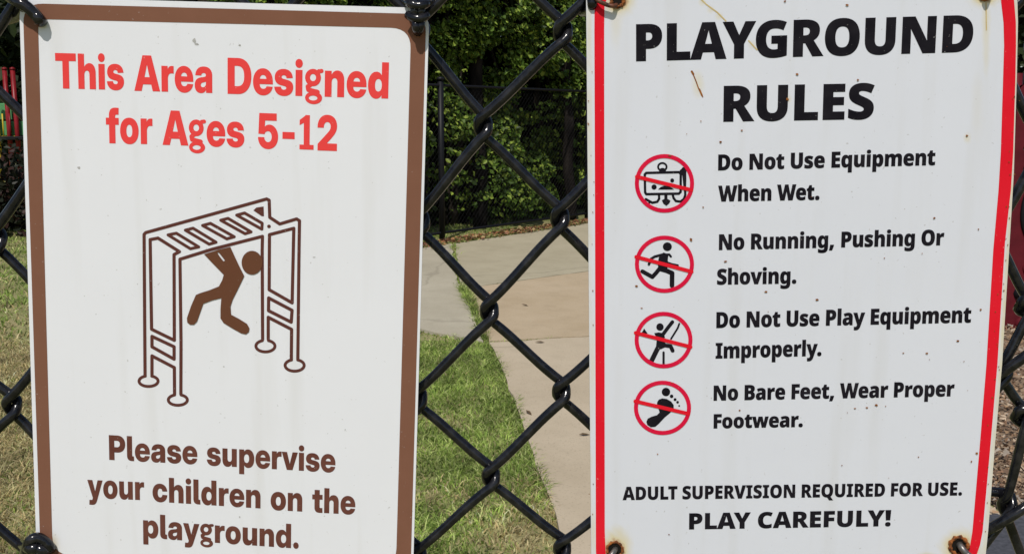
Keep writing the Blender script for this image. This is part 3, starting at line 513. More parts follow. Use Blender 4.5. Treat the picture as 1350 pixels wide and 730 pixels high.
GLYPH_GROT = {' ':(550,[]),
'-':(1320,[[1005,720,1005,442,315,442,315,720]]),
'.':(550,[[276,-19,237,-16,201,-5,168,12,138,37,114,67,96,99,85,135,82,174,85,213,96,249,114,281,138,311,168,336,201,353,237,364,276,368,315,364,351,353,383,336,413,311,438,281,456,249,466,213,470,174,466,135,456,99,438,67,413,37,383,12,351,-5,315,-16]]),
'1':(1320,[[172,0,172,295,1193,295,1193,0],[897,1490,897,0,534,0,534,1159,530,1159,193,944,193,1262,553,1490]]),
'2':(1320,[[110,0,110,266,663,727,689,749,714,772,738,794,762,816,784,838,804,861,821,885,837,910,849,936,858,964,864,993,866,1024,864,1053,859,1080,851,1105,840,1128,826,1149,809,1167,790,1183,768,1197,744,1208,718,1215,690,1220,660,1221,629,1219,599,1214,571,1205,545,1192,522,1176,502,1156,484,1134,469,1108,457,1079,449,1046,444,1011,442,973,96,973,100,1053,113,1128,135,1197,165,1260,203,1317,248,1368,301,1411,361,1447,427,1476,499,1497,577,1509,661,1513,740,1510,815,1499,885,1481,950,1456,1009,1425,1062,1387,1107,1344,1146,1294,1177,1239,1199,1180,1213,1115,1217,1046,1215,996,1207,947,1195,901,1177,857,1155,814,1128,772,1096,730,1060,688,1018,646,973,601,922,556,867,508,620,299,620,295,1225,295,1225,0]]),
'5':(1320,[[655,-23,574,-19,498,-8,427,11,361,37,301,71,247,110,200,155,160,207,127,264,103,326,86,393,78,465,431,465,433,436,439,409,449,383,462,359,478,337,497,317,519,300,543,286,569,274,597,266,626,261,657,259,690,261,720,267,748,276,775,289,798,306,820,325,838,348,854,373,866,401,875,431,880,463,882,497,880,532,875,565,866,595,854,624,838,650,819,672,798,692,775,709,748,723,720,732,690,738,658,740,620,738,583,731,550,720,519,705,492,686,470,664,452,638,439,610,103,624,151,1490,1147,1490,1147,1193,475,1193,451,897,454,897,479,922,508,944,540,963,575,979,613,992,653,1001,695,1007,740,1008,789,1006,837,999,883,987,929,971,973,950,1014,926,1052,897,1088,865,1121,830,1150,791,1175,750,1197,706,1214,659,1226,611,1234,560,1236,508,1232,433,1218,362,1196,295,1164,233,1125,177,1077,127,1023,83,961,46,893,16,819,-6,740,-18]]),
'A':(1541,[[13,0,518,1490,1017,1490,1528,0,1108,0,915,631,890,717,865,803,841,890,816,978,792,1067,768,1159,743,1253,719,1350,817,1350,792,1253,767,1159,743,1067,719,978,694,890,670,803,645,717,619,631,423,0],[368,282,368,572,1174,572,1174,282]]),
'D':(1456,[[656,0,256,0,256,313,638,313,700,316,757,325,808,340,853,360,893,386,928,419,957,457,981,502,999,553,1013,611,1020,675,1023,745,1020,815,1012,879,999,937,980,988,956,1033,926,1071,891,1104,851,1130,804,1150,752,1165,695,1174,631,1177,250,1177,250,1490,654,1490,764,1484,867,1467,962,1439,1050,1399,1129,1349,1198,1289,1258,1220,1309,1141,1349,1053,1377,958,1395,855,1400,745,1395,634,1378,532,1349,437,1309,349,1259,271,1199,201,1130,141,1052,91,964,51,869,23,767,6],[470,1490,470,0,96,0,96,1490]]),
'P':(1320,[[96,0,96,1490,713,1490,796,1486,874,1474,946,1455,1012,1427,1071,1393,1123,1352,1168,1304,1206,1250,1236,1190,1258,1125,1271,1055,1275,979,1271,904,1258,834,1236,769,1206,709,1168,655,1122,607,1070,566,1010,532,943,505,871,485,793,473,709,469,313,469,313,776,674,776,709,778,741,782,770,790,797,801,821,815,843,831,861,850,876,872,888,896,897,921,902,949,904,979,902,1009,897,1037,888,1063,876,1087,861,1108,843,1127,821,1143,797,1157,770,1168,741,1175,709,1180,674,1182,470,1182,470,0]]),
'T':(1342,[[46,1175,46,1490,1296,1490,1296,1175,859,1175,859,0,484,0,484,1175]]),
'a':(1180,[[418,-19,366,-17,318,-10,273,1,230,16,192,36,157,60,127,88,102,121,82,158,67,200,58,247,55,297,57,341,63,380,73,417,87,449,105,478,125,505,149,529,176,549,205,568,236,583,270,597,306,608,344,618,383,625,424,631,465,635,510,639,550,643,586,648,616,653,643,658,666,665,684,672,699,680,710,690,718,702,722,715,724,730,724,735,723,749,720,763,714,776,707,787,697,798,686,807,673,815,658,822,642,828,624,832,605,834,584,835,562,834,542,831,523,827,505,821,489,814,475,805,462,795,452,783,443,770,435,756,430,740,427,724,94,732,102,786,117,836,138,882,165,924,198,962,237,995,282,1024,333,1048,390,1067,453,1080,521,1088,595,1091,651,1089,704,1085,754,1077,801,1066,844,1052,885,1036,921,1016,955,994,984,968,1010,941,1032,910,1050,877,1065,842,1075,804,1081,764,1083,721,1083,0,733,0,733,150,728,150,711,122,692,97,673,74,651,54,628,37,604,22,577,9,549,-1,519,-9,488,-14,454,-18],[530,215,557,216,582,220,606,227,629,236,650,247,669,261,686,276,700,294,712,313,721,335,726,358,727,383,727,477,720,474,712,471,703,468,694,465,684,462,674,460,663,457,652,454,641,452,629,449,616,447,603,444,590,442,576,440,562,437,547,435,525,431,505,426,486,419,468,412,452,404,438,395,426,384,415,373,407,360,401,347,398,332,397,316,398,301,401,286,406,273,414,261,423,251,434,241,447,233,461,227,477,222,493,218,511,216]]),
'c':(1185,[[609,-23,528,-19,452,-6,382,16,317,47,258,85,206,131,161,183,123,242,93,308,72,378,59,453,55,534,59,614,72,690,93,760,123,826,161,885,206,938,258,983,317,1022,382,1052,452,1074,528,1087,609,1092,664,1090,716,1084,766,1074,814,1060,859,1043,901,1022,940,998,976,970,1009,940,1038,907,1063,871,1086,832,1104,791,1118,748,1127,702,1133,654,788,642,785,661,781,679,776,696,770,712,762,726,754,740,744,753,734,764,722,775,710,784,696,791,682,798,667,803,651,806,634,809,616,809,586,807,559,801,534,791,511,776,490,758,473,736,457,711,444,682,434,650,427,614,423,576,421,534,423,493,427,455,434,420,444,387,457,358,473,332,491,310,511,292,534,278,559,267,586,261,616,259,634,260,651,262,667,266,682,271,696,277,710,285,722,294,734,305,744,316,754,329,762,343,769,359,776,375,781,392,785,411,788,430,1133,418,1129,370,1120,324,1107,281,1089,239,1068,200,1042,164,1013,131,980,100,944,72,905,48,862,26,817,9,768,-5,718,-15,665,-21]]),
'd':(1271,[[508,-22,443,-17,382,-5,325,16,272,46,223,83,180,128,143,180,112,239,87,304,69,375,58,453,55,536,58,618,69,695,88,766,113,831,146,890,183,941,226,986,274,1023,327,1053,383,1074,442,1087,505,1091,541,1090,574,1086,606,1080,635,1071,663,1059,689,1046,713,1030,736,1011,757,991,776,969,793,944,809,917,812,917,812,1490,1174,1490,1174,0,816,0,816,168,812,168,799,139,782,112,764,88,743,65,721,45,696,28,669,13,641,1,610,-9,578,-16,544,-20],[617,265,647,267,676,273,702,283,726,298,748,316,768,338,784,364,799,393,810,424,818,459,823,496,825,536,823,576,818,613,810,648,799,679,785,708,768,733,748,755,726,773,702,788,676,798,647,804,617,806,588,804,561,798,535,788,512,773,492,755,474,734,458,709,445,680,435,649,428,614,423,576,422,536,423,496,428,458,435,423,445,391,458,363,474,337,492,316,512,297,535,283,561,273,588,267]]),
'e':(1190,[[608,-23,527,-19,452,-6,382,16,317,47,258,86,206,131,161,184,123,243,93,308,72,379,59,454,55,534,59,613,72,688,93,758,124,824,161,883,206,936,257,982,315,1021,379,1052,447,1074,520,1087,598,1092,657,1089,713,1082,767,1070,817,1052,865,1031,910,1005,951,975,989,940,1023,902,1053,861,1079,815,1100,767,1118,715,1130,660,1137,602,1140,542,1140,447,170,447,170,657,971,657,805,615,803,647,799,677,791,704,781,730,768,752,752,772,734,789,713,803,690,814,665,822,637,827,606,829,576,827,548,822,523,814,499,803,478,789,460,772,444,752,431,730,421,705,413,677,409,648,407,616,407,459,409,425,414,393,421,365,433,338,447,314,464,294,483,276,506,261,531,250,558,241,588,237,620,235,643,236,665,238,686,242,705,248,723,255,740,264,756,274,769,285,782,298,792,312,801,326,808,342,1131,331,1117,280,1097,233,1071,188,1037,147,999,109,955,76,907,47,854,22,797,2,737,-12,674,-20]]),
'f':(834,[[790,1070,790,794,19,794,19,1070],[211,0,211,1167,213,1222,221,1272,234,1317,253,1357,277,1392,306,1422,340,1448,380,1469,425,1485,475,1496,530,1503,590,1506,623,1505,654,1505,685,1504,715,1503,743,1502,766,1501,785,1499,800,1499,788,1224,778,1224,767,1225,754,1225,739,1226,724,1226,709,1227,695,1227,682,1227,654,1225,631,1221,612,1213,597,1202,586,1187,578,1168,574,1146,572,1119,572,0]]),
'g':(1272,[[624,-434,546,-431,474,-423,410,-409,352,-390,300,-366,254,-338,215,-305,181,-269,154,-229,131,-186,115,-141,103,-93,441,-80,447,-94,454,-108,463,-121,474,-133,487,-144,501,-153,518,-162,536,-169,555,-174,576,-178,599,-181,623,-182,668,-178,707,-169,740,-153,767,-131,788,-103,804,-68,813,-27,816,20,816,190,809,190,795,162,779,135,761,112,741,90,718,72,694,55,667,42,639,31,609,22,577,16,544,12,508,11,443,15,382,27,325,48,272,77,224,113,181,156,144,206,112,262,87,325,69,393,58,466,55,544,58,624,69,699,88,769,114,833,146,891,183,942,226,986,275,1024,327,1053,383,1074,443,1087,506,1091,541,1090,575,1086,607,1079,636,1069,665,1057,691,1043,716,1027,739,1008,760,987,779,964,797,940,813,913,815,913,815,1070,1175,1070,1175,56,1171,-25,1158,-98,1137,-164,1108,-222,1071,-272,1026,-316,975,-353,917,-382,852,-405,782,-421,706,-431],[617,288,648,290,676,296,702,306,726,320,748,337,768,358,785,383,799,411,810,441,818,475,823,511,825,549,823,588,818,624,810,658,799,688,785,716,768,741,748,762,726,779,702,793,676,803,648,809,617,811,588,810,561,804,535,794,512,780,492,762,474,741,458,717,445,689,435,658,428,625,423,588,422,549,423,510,428,474,435,440,445,409,458,382,474,358,492,337,512,319,535,306,561,296,588,290]]),
'h':(1257,[[459,584,459,0,97,0,97,1490,457,1490,457,785,409,785,435,850,467,909,505,961,548,1007,597,1044,655,1070,720,1086,793,1091,849,1088,900,1078,948,1063,991,1041,1030,1013,1063,979,1092,941,1116,897,1135,848,1149,795,1157,737,1160,675,1160,0,798,0,798,599,795,641,787,678,773,710,754,737,730,758,702,773,669,783,631,786,606,784,582,780,560,773,540,763,521,751,505,735,492,717,480,696,471,673,464,646,460,617]]),
'i':(556,[[97,0,97,1070,459,1070,459,0],[277,1170,237,1173,200,1183,167,1198,138,1221,114,1248,97,1278,86,1311,83,1348,86,1385,97,1418,114,1449,138,1475,167,1497,200,1513,237,1522,277,1526,317,1522,354,1513,387,1497,416,1475,440,1449,458,1419,468,1385,471,1348,468,1311,458,1278,440,1248,416,1221,387,1198,354,1183,317,1173]]),
'l':(620,[[476,-1,384,3,305,17,239,40,187,72,148,115,119,169,103,235,97,312,97,1490,459,1490,459,347,460,329,464,313,470,299,478,288,489,280,503,274,519,271,538,269,545,269,551,269,557,270,563,270,569,270,574,270,579,270,584,271,596,5,583,4,569,3,555,2,540,1,525,0,509,-1,493,-1]]),
'n':(1257,[[459,584,459,0,97,0,97,1070,450,1070,452,785,409,785,435,850,467,909,505,961,548,1007,597,1044,655,1070,720,1086,793,1091,849,1088,900,1078,948,1063,991,1041,1030,1013,1063,979,1092,941,1116,897,1135,848,1149,795,1157,737,1160,675,1160,0,798,0,798,599,795,641,787,678,773,710,754,737,730,758,702,773,669,783,631,786,606,784,582,780,560,773,540,763,521,751,505,735,492,717,480,696,471,673,464,646,460,617]]),
'o':(1234,[[617,-23,535,-19,459,-6,387,16,321,46,262,84,209,129,163,181,125,240,94,305,72,376,59,452,55,534,59,616,72,692,94,762,125,828,163,887,209,939,262,984,321,1022,387,1053,459,1074,535,1087,617,1092,700,1087,776,1074,848,1053,914,1022,973,984,1026,939,1071,887,1110,828,1140,762,1162,692,1175,616,1180,534,1175,452,1162,376,1140,305,1110,240,1071,181,1026,129,973,84,914,46,848,16,776,-6,700,-19],[617,260,645,262,672,268,697,278,719,292,740,310,759,332,775,357,788,386,799,418,807,454,812,492,813,534,812,576,807,615,799,651,788,683,775,712,759,737,740,758,719,776,697,790,672,800,645,806,617,808,589,806,563,800,538,790,515,776,494,758,476,737,460,712,446,683,435,651,427,615,423,576,421,534,423,492,427,454,435,418,446,386,460,357,476,332,494,310,515,292,538,278,563,268,589,262]]),
'p':(1271,[[97,-418,97,1070,455,1070,455,921,461,921,477,947,494,970,513,992,534,1012,556,1030,581,1046,607,1059,635,1071,665,1080,697,1086,730,1090,766,1091,829,1087,888,1074,945,1053,997,1023,1045,986,1088,941,1125,890,1157,831,1183,766,1202,695,1213,618,1216,536,1213,453,1202,375,1184,304,1159,239,1128,180,1091,128,1048,83,1000,46,947,16,889,-5,828,-17,762,-22,727,-20,693,-16,662,-9,632,1,604,13,578,28,554,45,531,64,511,86,493,109,477,135,463,162,459,162,459,-418],[654,265,683,267,711,273,736,283,759,297,779,316,797,337,813,363,826,391,836,423,843,458,848,496,849,536,848,576,843,614,836,649,826,680,813,709,797,734,780,755,759,773,736,788,711,798,683,804,654,806,624,804,596,798,569,788,545,773,523,755,503,733,486,708,472,679,461,648,453,613,448,576,446,536,448,496,453,459,461,424,472,393,486,364,503,338,523,316,545,298,569,283,596,273,624,267]]),
'r':(831,[[97,0,97,1070,448,1070,448,878,452,878,469,927,490,968,515,1002,544,1029,578,1049,618,1064,662,1072,711,1075,724,1075,737,1075,750,1074,762,1074,774,1073,785,1073,796,1072,807,1071,807,772,796,773,782,774,765,775,746,776,725,777,706,777,687,777,668,778,638,776,610,771,584,762,559,750,537,734,517,716,500,695,485,670,474,643,466,613,461,581,459,546,459,0]]),
's':(1130,[[574,-25,501,-22,434,-14,370,0,311,19,256,43,208,72,165,106,128,144,97,187,73,233,57,283,47,337,399,348,406,320,418,296,433,274,453,256,477,241,505,231,537,224,573,222,605,224,633,228,657,235,678,245,695,258,707,272,714,289,716,307,714,322,708,336,699,349,685,360,667,370,645,378,619,386,589,392,396,426,321,444,256,468,200,498,154,535,118,577,92,626,77,680,72,741,75,793,86,841,104,886,130,927,162,963,201,996,246,1024,297,1047,354,1066,417,1079,484,1087,557,1090,630,1087,697,1079,759,1065,816,1046,868,1022,913,994,953,961,987,924,1014,882,1035,837,1049,788,1055,735,726,724,722,749,712,772,698,793,679,811,655,825,630,836,601,842,569,844,539,843,512,838,489,831,469,821,453,808,441,793,434,777,432,760,434,745,439,731,448,719,460,707,476,697,495,689,518,681,544,675,761,637,838,619,904,597,960,569,1005,536,1039,498,1064,453,1079,403,1084,346,1080,292,1068,242,1048,195,1020,152,984,112,943,77,895,47,840,21,781,1,716,-14,647,-22]]),
't':(813,[[767,1070,767,794,19,794,19,1070],[192,1353,554,1353,554,360,555,338,559,320,565,305,574,294,586,285,602,279,622,276,647,275,660,275,675,275,692,275,710,276,727,276,742,277,754,277,763,278,774,3,755,1,733,0,709,-1,682,-2,653,-3,624,-3,595,-4,566,-4,476,1,399,15,334,39,283,72,243,115,214,168,197,231,192,305]]),
'u':(1257,[[464,-21,408,-18,357,-9,309,7,266,29,227,57,193,90,164,129,140,173,121,222,108,275,100,333,97,395,97,1070,459,1070,459,471,462,429,470,392,484,360,503,333,527,312,555,296,588,287,626,284,651,286,675,290,697,297,717,306,735,319,751,334,765,353,777,374,786,397,792,424,796,453,798,486,798,1070,1160,1070,1160,0,806,0,805,285,848,285,821,219,789,161,752,109,709,63,660,26,602,0,537,-16]]),
'v':(1201,[[393,0,6,1070,384,1070,533,581,549,529,563,477,578,424,592,371,605,318,619,265,633,211,646,157,565,157,578,211,592,265,605,318,618,371,632,424,646,476,660,529,675,581,821,1070,1195,1070,807,0]]),
'y':(1202,[[124,-412,142,-137,269,-140,290,-141,308,-140,324,-138,338,-134,351,-129,362,-121,372,-112,380,-101,387,-89,394,-74,399,-57,404,-39,414,1,6,1070,384,1070,536,581,551,529,566,477,580,424,594,372,607,319,620,265,634,211,647,157,551,157,564,211,577,265,591,319,605,372,619,425,634,477,649,530,665,581,822,1070,1197,1070,741,-137,722,-183,702,-225,679,-263,655,-296,629,-325,600,-351,569,-372,535,-389,498,-403,457,-412,413,-418,365,-420,334,-420,304,-419,273,-419,242,-418,211,-417,181,-415,152,-414]])}
# ------------------------------------------------------------------ ground, lawn, concrete
def gp(*pts): return [tuple(ground(x, y)[:2]) for x, y in pts]
def inside(poly, X, Y):
    r = np.zeros(len(X), bool); n = len(poly)
    for i in range(n):
        (x0, y0), (x1, y1) = poly[i], poly[(i + 1) % n]
        c = ((y0 > Y) != (y1 > Y))
        with np.errstate(all='ignore'):
            r ^= c & (X < (x1 - x0) * (Y - y0) / (y1 - y0 + 1e-12) + x0)
    return r

m_soil = mat_new('soil', (.12, .10, .06), .95, .1)
noise_mix(m_soil, (.16, .19, .06), (.30, .26, .13), 3.0, 8, .35, .65); bump(m_soil, 40, .02, 6)
me = mesh_np('ground', [(-150, -60, 0), (150, -60, 0), (150, 240, 0), (-150, 240, 0)], [(0, 1, 2, 3)])
link('ground', me, m_soil, kind='structure')

def concrete(name, c1, c2):
    m = mat_new(name, c1, .88, .25)
    a = noise_mix(m, c1, c2, 1.6, 8, .3, .7, rough=.65)
    N, L, b = nodes(m)
    tc = N.new('ShaderNodeTexCoord'); n2 = N.new('ShaderNodeTexNoise'); n2.inputs['Scale'].default_value = 95; n2.inputs['Detail'].default_value = 4
    L.new(tc.outputs['Object'], n2.inputs['Vector'])
    r = N.new('ShaderNodeMapRange'); r.inputs[1].default_value = .42; r.inputs[2].default_value = .30; L.new(n2.outputs['Fac'], r.inputs[0]); r.inputs[4].default_value = .55
    x = mixc(m, r.outputs[0], a, tuple(v * .62 for v in c1))
    n4 = N.new('ShaderNodeTexNoise'); n4.inputs['Scale'].default_value = 4.5; n4.inputs['Detail'].default_value = 7; n4.inputs['Roughness'].default_value = .7; L.new(tc.outputs['Object'], n4.inputs['Vector'])
    r5 = N.new('ShaderNodeMapRange'); r5.inputs[1].default_value = .52; r5.inputs[2].default_value = .75; r5.inputs[4].default_value = .28; L.new(n4.outputs['Fac'], r5.inputs[0])
    x = mixc(m, r5.outputs[0], x, tuple(v * .6 for v in c1))
    vo = N.new('ShaderNodeTexVoronoi'); vo.feature = 'DISTANCE_TO_EDGE'; vo.inputs['Scale'].default_value = .3
    wv = N.new('ShaderNodeTexNoise'); wv.inputs['Scale'].default_value = 3; wv.inputs['Detail'].default_value = 6; L.new(tc.outputs['Object'], wv.inputs['Vector'])
    va = N.new('ShaderNodeMix'); va.data_type = 'VECTOR'; va.inputs[0].default_value = .25; L.new(tc.outputs['Object'], va.inputs[4]); L.new(wv.outputs['Color'], va.inputs[5]); L.new(va.outputs[1], vo.inputs['Vector'])
    r6 = N.new('ShaderNodeMapRange'); r6.inputs[1].default_value = .006; r6.inputs[2].default_value = .0; r6.inputs[4].default_value = .3; L.new(vo.outputs['Distance'], r6.inputs[0])
    x = mixc(m, r6.outputs[0], x, tuple(v * .35 for v in c1))
    L.new(x, b.inputs['Base Color'])
    bump(m, 120, .004, 5, strength=.5)
    return m
m_cgrey = concrete('concrete_grey', (.345, .305, .225), (.43, .385, .29))
m_ctan = concrete('concrete_tan', (.385, .295, .185), (.47, .37, .25))
m_cnear = concrete('concrete_worn', (.40, .325, .225), (.49, .405, .29))
m_cback = concrete('concrete_back', (.34, .295, .20), (.42, .37, .26))

path = link('concrete_path', None, kind='structure')
def wobble(poly, seed, amp=.008, step=.12):
    """subdivide an outline and roughen it"""
    out = []; r = np.random.default_rng(seed); n = len(poly)
    for i in range(n):
        a = np.array(poly[i]); b = np.array(poly[(i + 1) % n]); k = max(1, int(np.linalg.norm(b - a) / step))
        for j in range(k):
            p = a + (b - a) * j / k
            out.append(tuple(p + r.normal(0, amp, 2) * (0 if j == 0 else 1)))
    return out
def slab(poly, mat, seed, h=.022, label=None):
    poly = ccw(wobble(poly, seed))
    c = np.mean(poly, 0)
    P, Fa = fill([poly])
    Fa = Fa[:, ::-1]
    n = len(poly); top = [(x - c[0], y - c[1], h) for x, y in P]
    V = list(top); Fc = [tuple(f) if area([P[i] for i in f]) > 0 else tuple(reversed(f)) for f in Fa.tolist()]
    b = len(V)
    V += [(x - c[0], y - c[1], h) for x, y in poly] + [(x - c[0] + .0, y - c[1], -.05) for x, y in poly]
    for i in range(n): Fc.append((b + i, b + n + i, b + n + (i + 1) % n, b + (i + 1) % n))
    me = bpy.data.meshes.new('slab'); me.from_pydata(V, [], Fc)
    o = link('slab', me, mat, path, (c[0], c[1], 0))
    if label: o['label'] = label
    return poly
def line2(a, b, x):          # world point on the line through two ground points, at world X
    t = (x - a[0]) / (b[0] - a[0]); return (x, a[1] + (b[1] - a[1]) * t)
j1a, j1b = gp((641, 378.6), (756, 363)); j2a, j2b = gp((650, 454.5), (740, 449.5))
back_a, back_b = gp((600, 323), (772, 297))
XR = 1.75
g = .017
grass_edge = [(645, 456), (652, 466), (660, 483), (669, 508), (680, 538), (688, 560), (696, 584), (704, 606), (713, 634), (723, 658), (733, 684), (748, 726), (762, 770), (800, 900), (850, 1150)]
ge = gp(*grass_edge)
crack = gp((598, 323.5), (606, 374), (622, 405), (640, 452))
padfront = gp((637, 454), (595, 446), (552, 436.5), (400, 424), (120, 412))
def up(p, d): return (p[0], p[1] + d)
def right(p, d): return (p[0] + d, p[1])
slabs = []
J1r, J2r, Br = line2(j1a, j1b, XR), line2(j2a, j2b, XR), line2(back_a, back_b, XR)
J1l = line2(j1a, j1b, crack[1][0] + .03); J2l = line2(j2a, j2b, ge[0][0] + .0)
slabs.append(slab([right(crack[0], .02), right(J1l, 0)[:2], up(J1r, g), Br], m_cback, 1))
slabs.append(slab([up(J1l, -2 * g), right(crack[2], .03), up(J2l, g), up(J2r, g), up(J1r, -g)], m_ctan, 2, label='tan coloured slab of the concrete path'))
slabs.append(slab([up(J2l, -g)] + ge[1:] + [(XR, ge[-1][1]), up(J2r, -g)], m_cnear, 3))
BL = gp((120, 372))[0]
slabs.append(slab([right(crack[0], -.02), right(crack[1], -.02), right(crack[2], -.02), right(crack[3], -.02)] + padfront + [BL, line2(back_a, back_b, -3.2)], m_cgrey, 4, label='grey pad left of the weedy crack'))

# playground surfacing to the right of the path
m_mulch = mat_new('mulch_bed', (.2, .13, .08), .95, .1)
noise_mix(m_mulch, (.13, .085, .055), (.33, .24, .16), 14, 8, .35, .65); bump(m_mulch, 60, .02, 6)
V = [(XR + .02, 1.2, .006), (12, 1.2, .006), (12, 16, .006), (XR + .02, 16, .006)]
link('mulch_bed', mesh_np('mulch_bed', V, [(0, 1, 2, 3)]), m_mulch, kind='structure')
n = 42000
X = XR - .25 + 4.2 * rng.random(n) ** 1.6 ; Y = 2.2 + 7 * rng.random(n) ** 1.4
X = np.where(rng.random(n) < .06, X, np.maximum(X, XR + .02 + np.abs(rng.normal(0, .05, n))))
L_ = rng.uniform(.004, .017, n); Wd = rng.uniform(.0025, .007, n); a = rng.uniform(0, 6.28, n); ti = rng.normal(0, .35, (n, 2))
ca, sa = np.cos(a), np.sin(a)
Q = []
for sx, sy in ((-1, -1), (1, -.7), (.8, 1), (-1.1, .8)):
    Q.append(np.stack([X + sx * L_ * ca - sy * Wd * sa, Y + sx * L_ * sa + sy * Wd * ca, .012 + rng.uniform(0, .02, n) + sx * L_ * ti[:, 0] * .5 + sy * Wd * ti[:, 1] + .012], -1))
V = np.stack(Q, 1).reshape(-1, 3); Fq = np.arange(4 * n).reshape(n, 4)
cc = np.array([(.34, .22, .13), (.22, .13, .08), (.44, .34, .24), (.14, .09, .06), (.30, .25, .20)])[rng.integers(0, 5, n)] * rng.uniform(.8, 1.15, (n, 1))
m_chip = tint_mat('wood_chip', .9, .1)
o = link('wood_chips', mesh_np('wood_chips', V, Fq, np.repeat(cc, 4, 0)), m_chip, kind='stuff', label='brown wood chips spread under the red play equipment', category='wood chips')

# lawn
m_blade = tint_mat('grass_blade', .65, .25, .42)
def lawn(name, X, Y, hh, ww, seed, **props):
    r = np.random.default_rng(seed); n = len(X)
    h = hh * r.uniform(.4, 1.35, n) * (1 + .4 * fnoise(X, Y, 15, 3, 6.0)).clip(.4, 1.6); w = ww * r.uniform(.7, 1.3, n)
    a = r.uniform(0, 6.28, n); ln = h * r.uniform(.4, 1.8, n); b = r.uniform(0, 6.28, n)
    ca, sa = np.cos(a) * w, np.sin(a) * w; lx, ly = np.cos(b) * ln, np.sin(b) * ln
    z0 = np.zeros(n) - .003
    V = np.stack([np.stack([X - ca, Y - sa, z0], -1), np.stack([X + ca, Y + sa, z0], -1),
                  np.stack([X + lx * .35 + ca * .8, Y + ly * .35 + sa * .8, h * .6], -1), np.stack([X + lx * .35 - ca * .8, Y + ly * .35 - sa * .8, h * .6], -1),
                  np.stack([X + lx, Y + ly, h * r.uniform(.75, 1.0, n)], -1)], 1).reshape(-1, 3)
    k = np.arange(n)[:, None] * 5
    Fa = np.concatenate([k + [[0, 1, 2]], k + [[0, 2, 3]], k + [[3, 2, 4]]])
    # dry patches: the near left is straw coloured, the strip by the path is greener
    dry = fnoise(X, Y, 11, 4, 1.1) * .55 + fnoise(X, Y, 12, 3, 5.0) * .55
    fade = 1.5 * np.clip((-.75 - X) / .9, -.3, 1) * np.exp(-((Y - 4.9) / 1.7) ** 2)
    near = np.clip((3.6 - Y) / 1.2, 0, 1) * .35
    pd = np.clip(.20 + .75 * fnoise(X, Y, 17, 3, 3.2) * (Y < 4.6) * (X > -1) + .45 * dry + .95 * fade + near, .03, .95)
    isdry = r.random(n) < pd
    gcol = np.array([(.25, .34, .07), (.32, .41, .10), (.19, .28, .055), (.42, .48, .17)])[r.integers(0, 4, n)]
    dcol = np.array([(.50, .40, .20), (.60, .50, .28), (.40, .31, .15), (.46, .41, .20)])[r.integers(0, 4, n)]
    c = np.where(isdry[:, None], dcol, gcol) * r.uniform(.5, 1.5, (n, 1)) * (1 + .35 * fnoise(X, Y, 14, 3, 14.0))[:, None].clip(.5, 1.5)
    return link(name, mesh_np(name, V, Fa, np.repeat(np.clip(c, 0, .75), 5, 0)), m_blade, kind='stuff', **props)
bad = [np.array(s) for s in slabs]
def lawn_pts(n, d0, d1, xl, xr, seed):
    r = np.random.default_rng(seed)
    Y = np.sqrt(r.uniform(d0 ** 2, d1 ** 2, n)); X = Y * r.uniform(xl, xr, n)
    ok = X < XR
    for s in bad:
        ok &= ~inside([tuple(p) for p in s], X, Y)
    return X[ok], Y[ok]
XA, YA = lawn_pts(150000, 2.3, 6.2, -.75, .14, 21)
XB, YB = lawn_pts(70000, 6.2, 15, -.8, .0, 22)
# tufts leaning over the concrete edge and weeds in the crack
ex, ey = [], []
edge = ge + []
for (x0, y0), (x1, y1) in zip(edge[:-1], edge[1:]):
    k = int(math.hypot(x1 - x0, y1 - y0) * 700); t = rng.random(k)
    ex.append(x0 + (x1 - x0) * t + rng.normal(-.006, .014, k)); ey.append(y0 + (y1 - y0) * t + rng.normal(0, .012, k))
for (x0, y0), (x1, y1) in zip(padfront[:-1], padfront[1:]):
    k = int(math.hypot(x1 - x0, y1 - y0) * 450); t = rng.random(k)
    ex.append(x0 + (x1 - x0) * t + rng.normal(0, .015, k)); ey.append(y0 + (y1 - y0) * t + rng.normal(-.01, .03, k))
XA = np.concatenate([XA] + ex); YA = np.concatenate([YA] + ey)
lawn('lawn', np.concatenate([XA, XB]), np.concatenate([YA, YB]), np.where(np.arange(len(XA) + len(XB)) < len(XA), .028, .036),
     np.where(np.arange(len(XA) + len(XB)) < len(XA), .0028, .0055), 31, label='short lawn with straw coloured dry patches beside the concrete path', category='grass')
cx, cy = [], []
for (x0, y0), (x1, y1), q in zip(crack[:-1], crack[1:], (60, 900, 500)):
    k = int(math.hypot(x1 - x0, y1 - y0) * q); t = rng.random(k)
    cx.append(x0 + (x1 - x0) * t + rng.normal(0, .016, k)); cy.append(y0 + (y1 - y0) * t + rng.normal(0, .02, k))
lawn('crack_weeds', np.concatenate(cx), np.concatenate(cy), .055, .0035, 33, label='thin line of weeds growing in the crack between the concrete slabs', category='weeds')

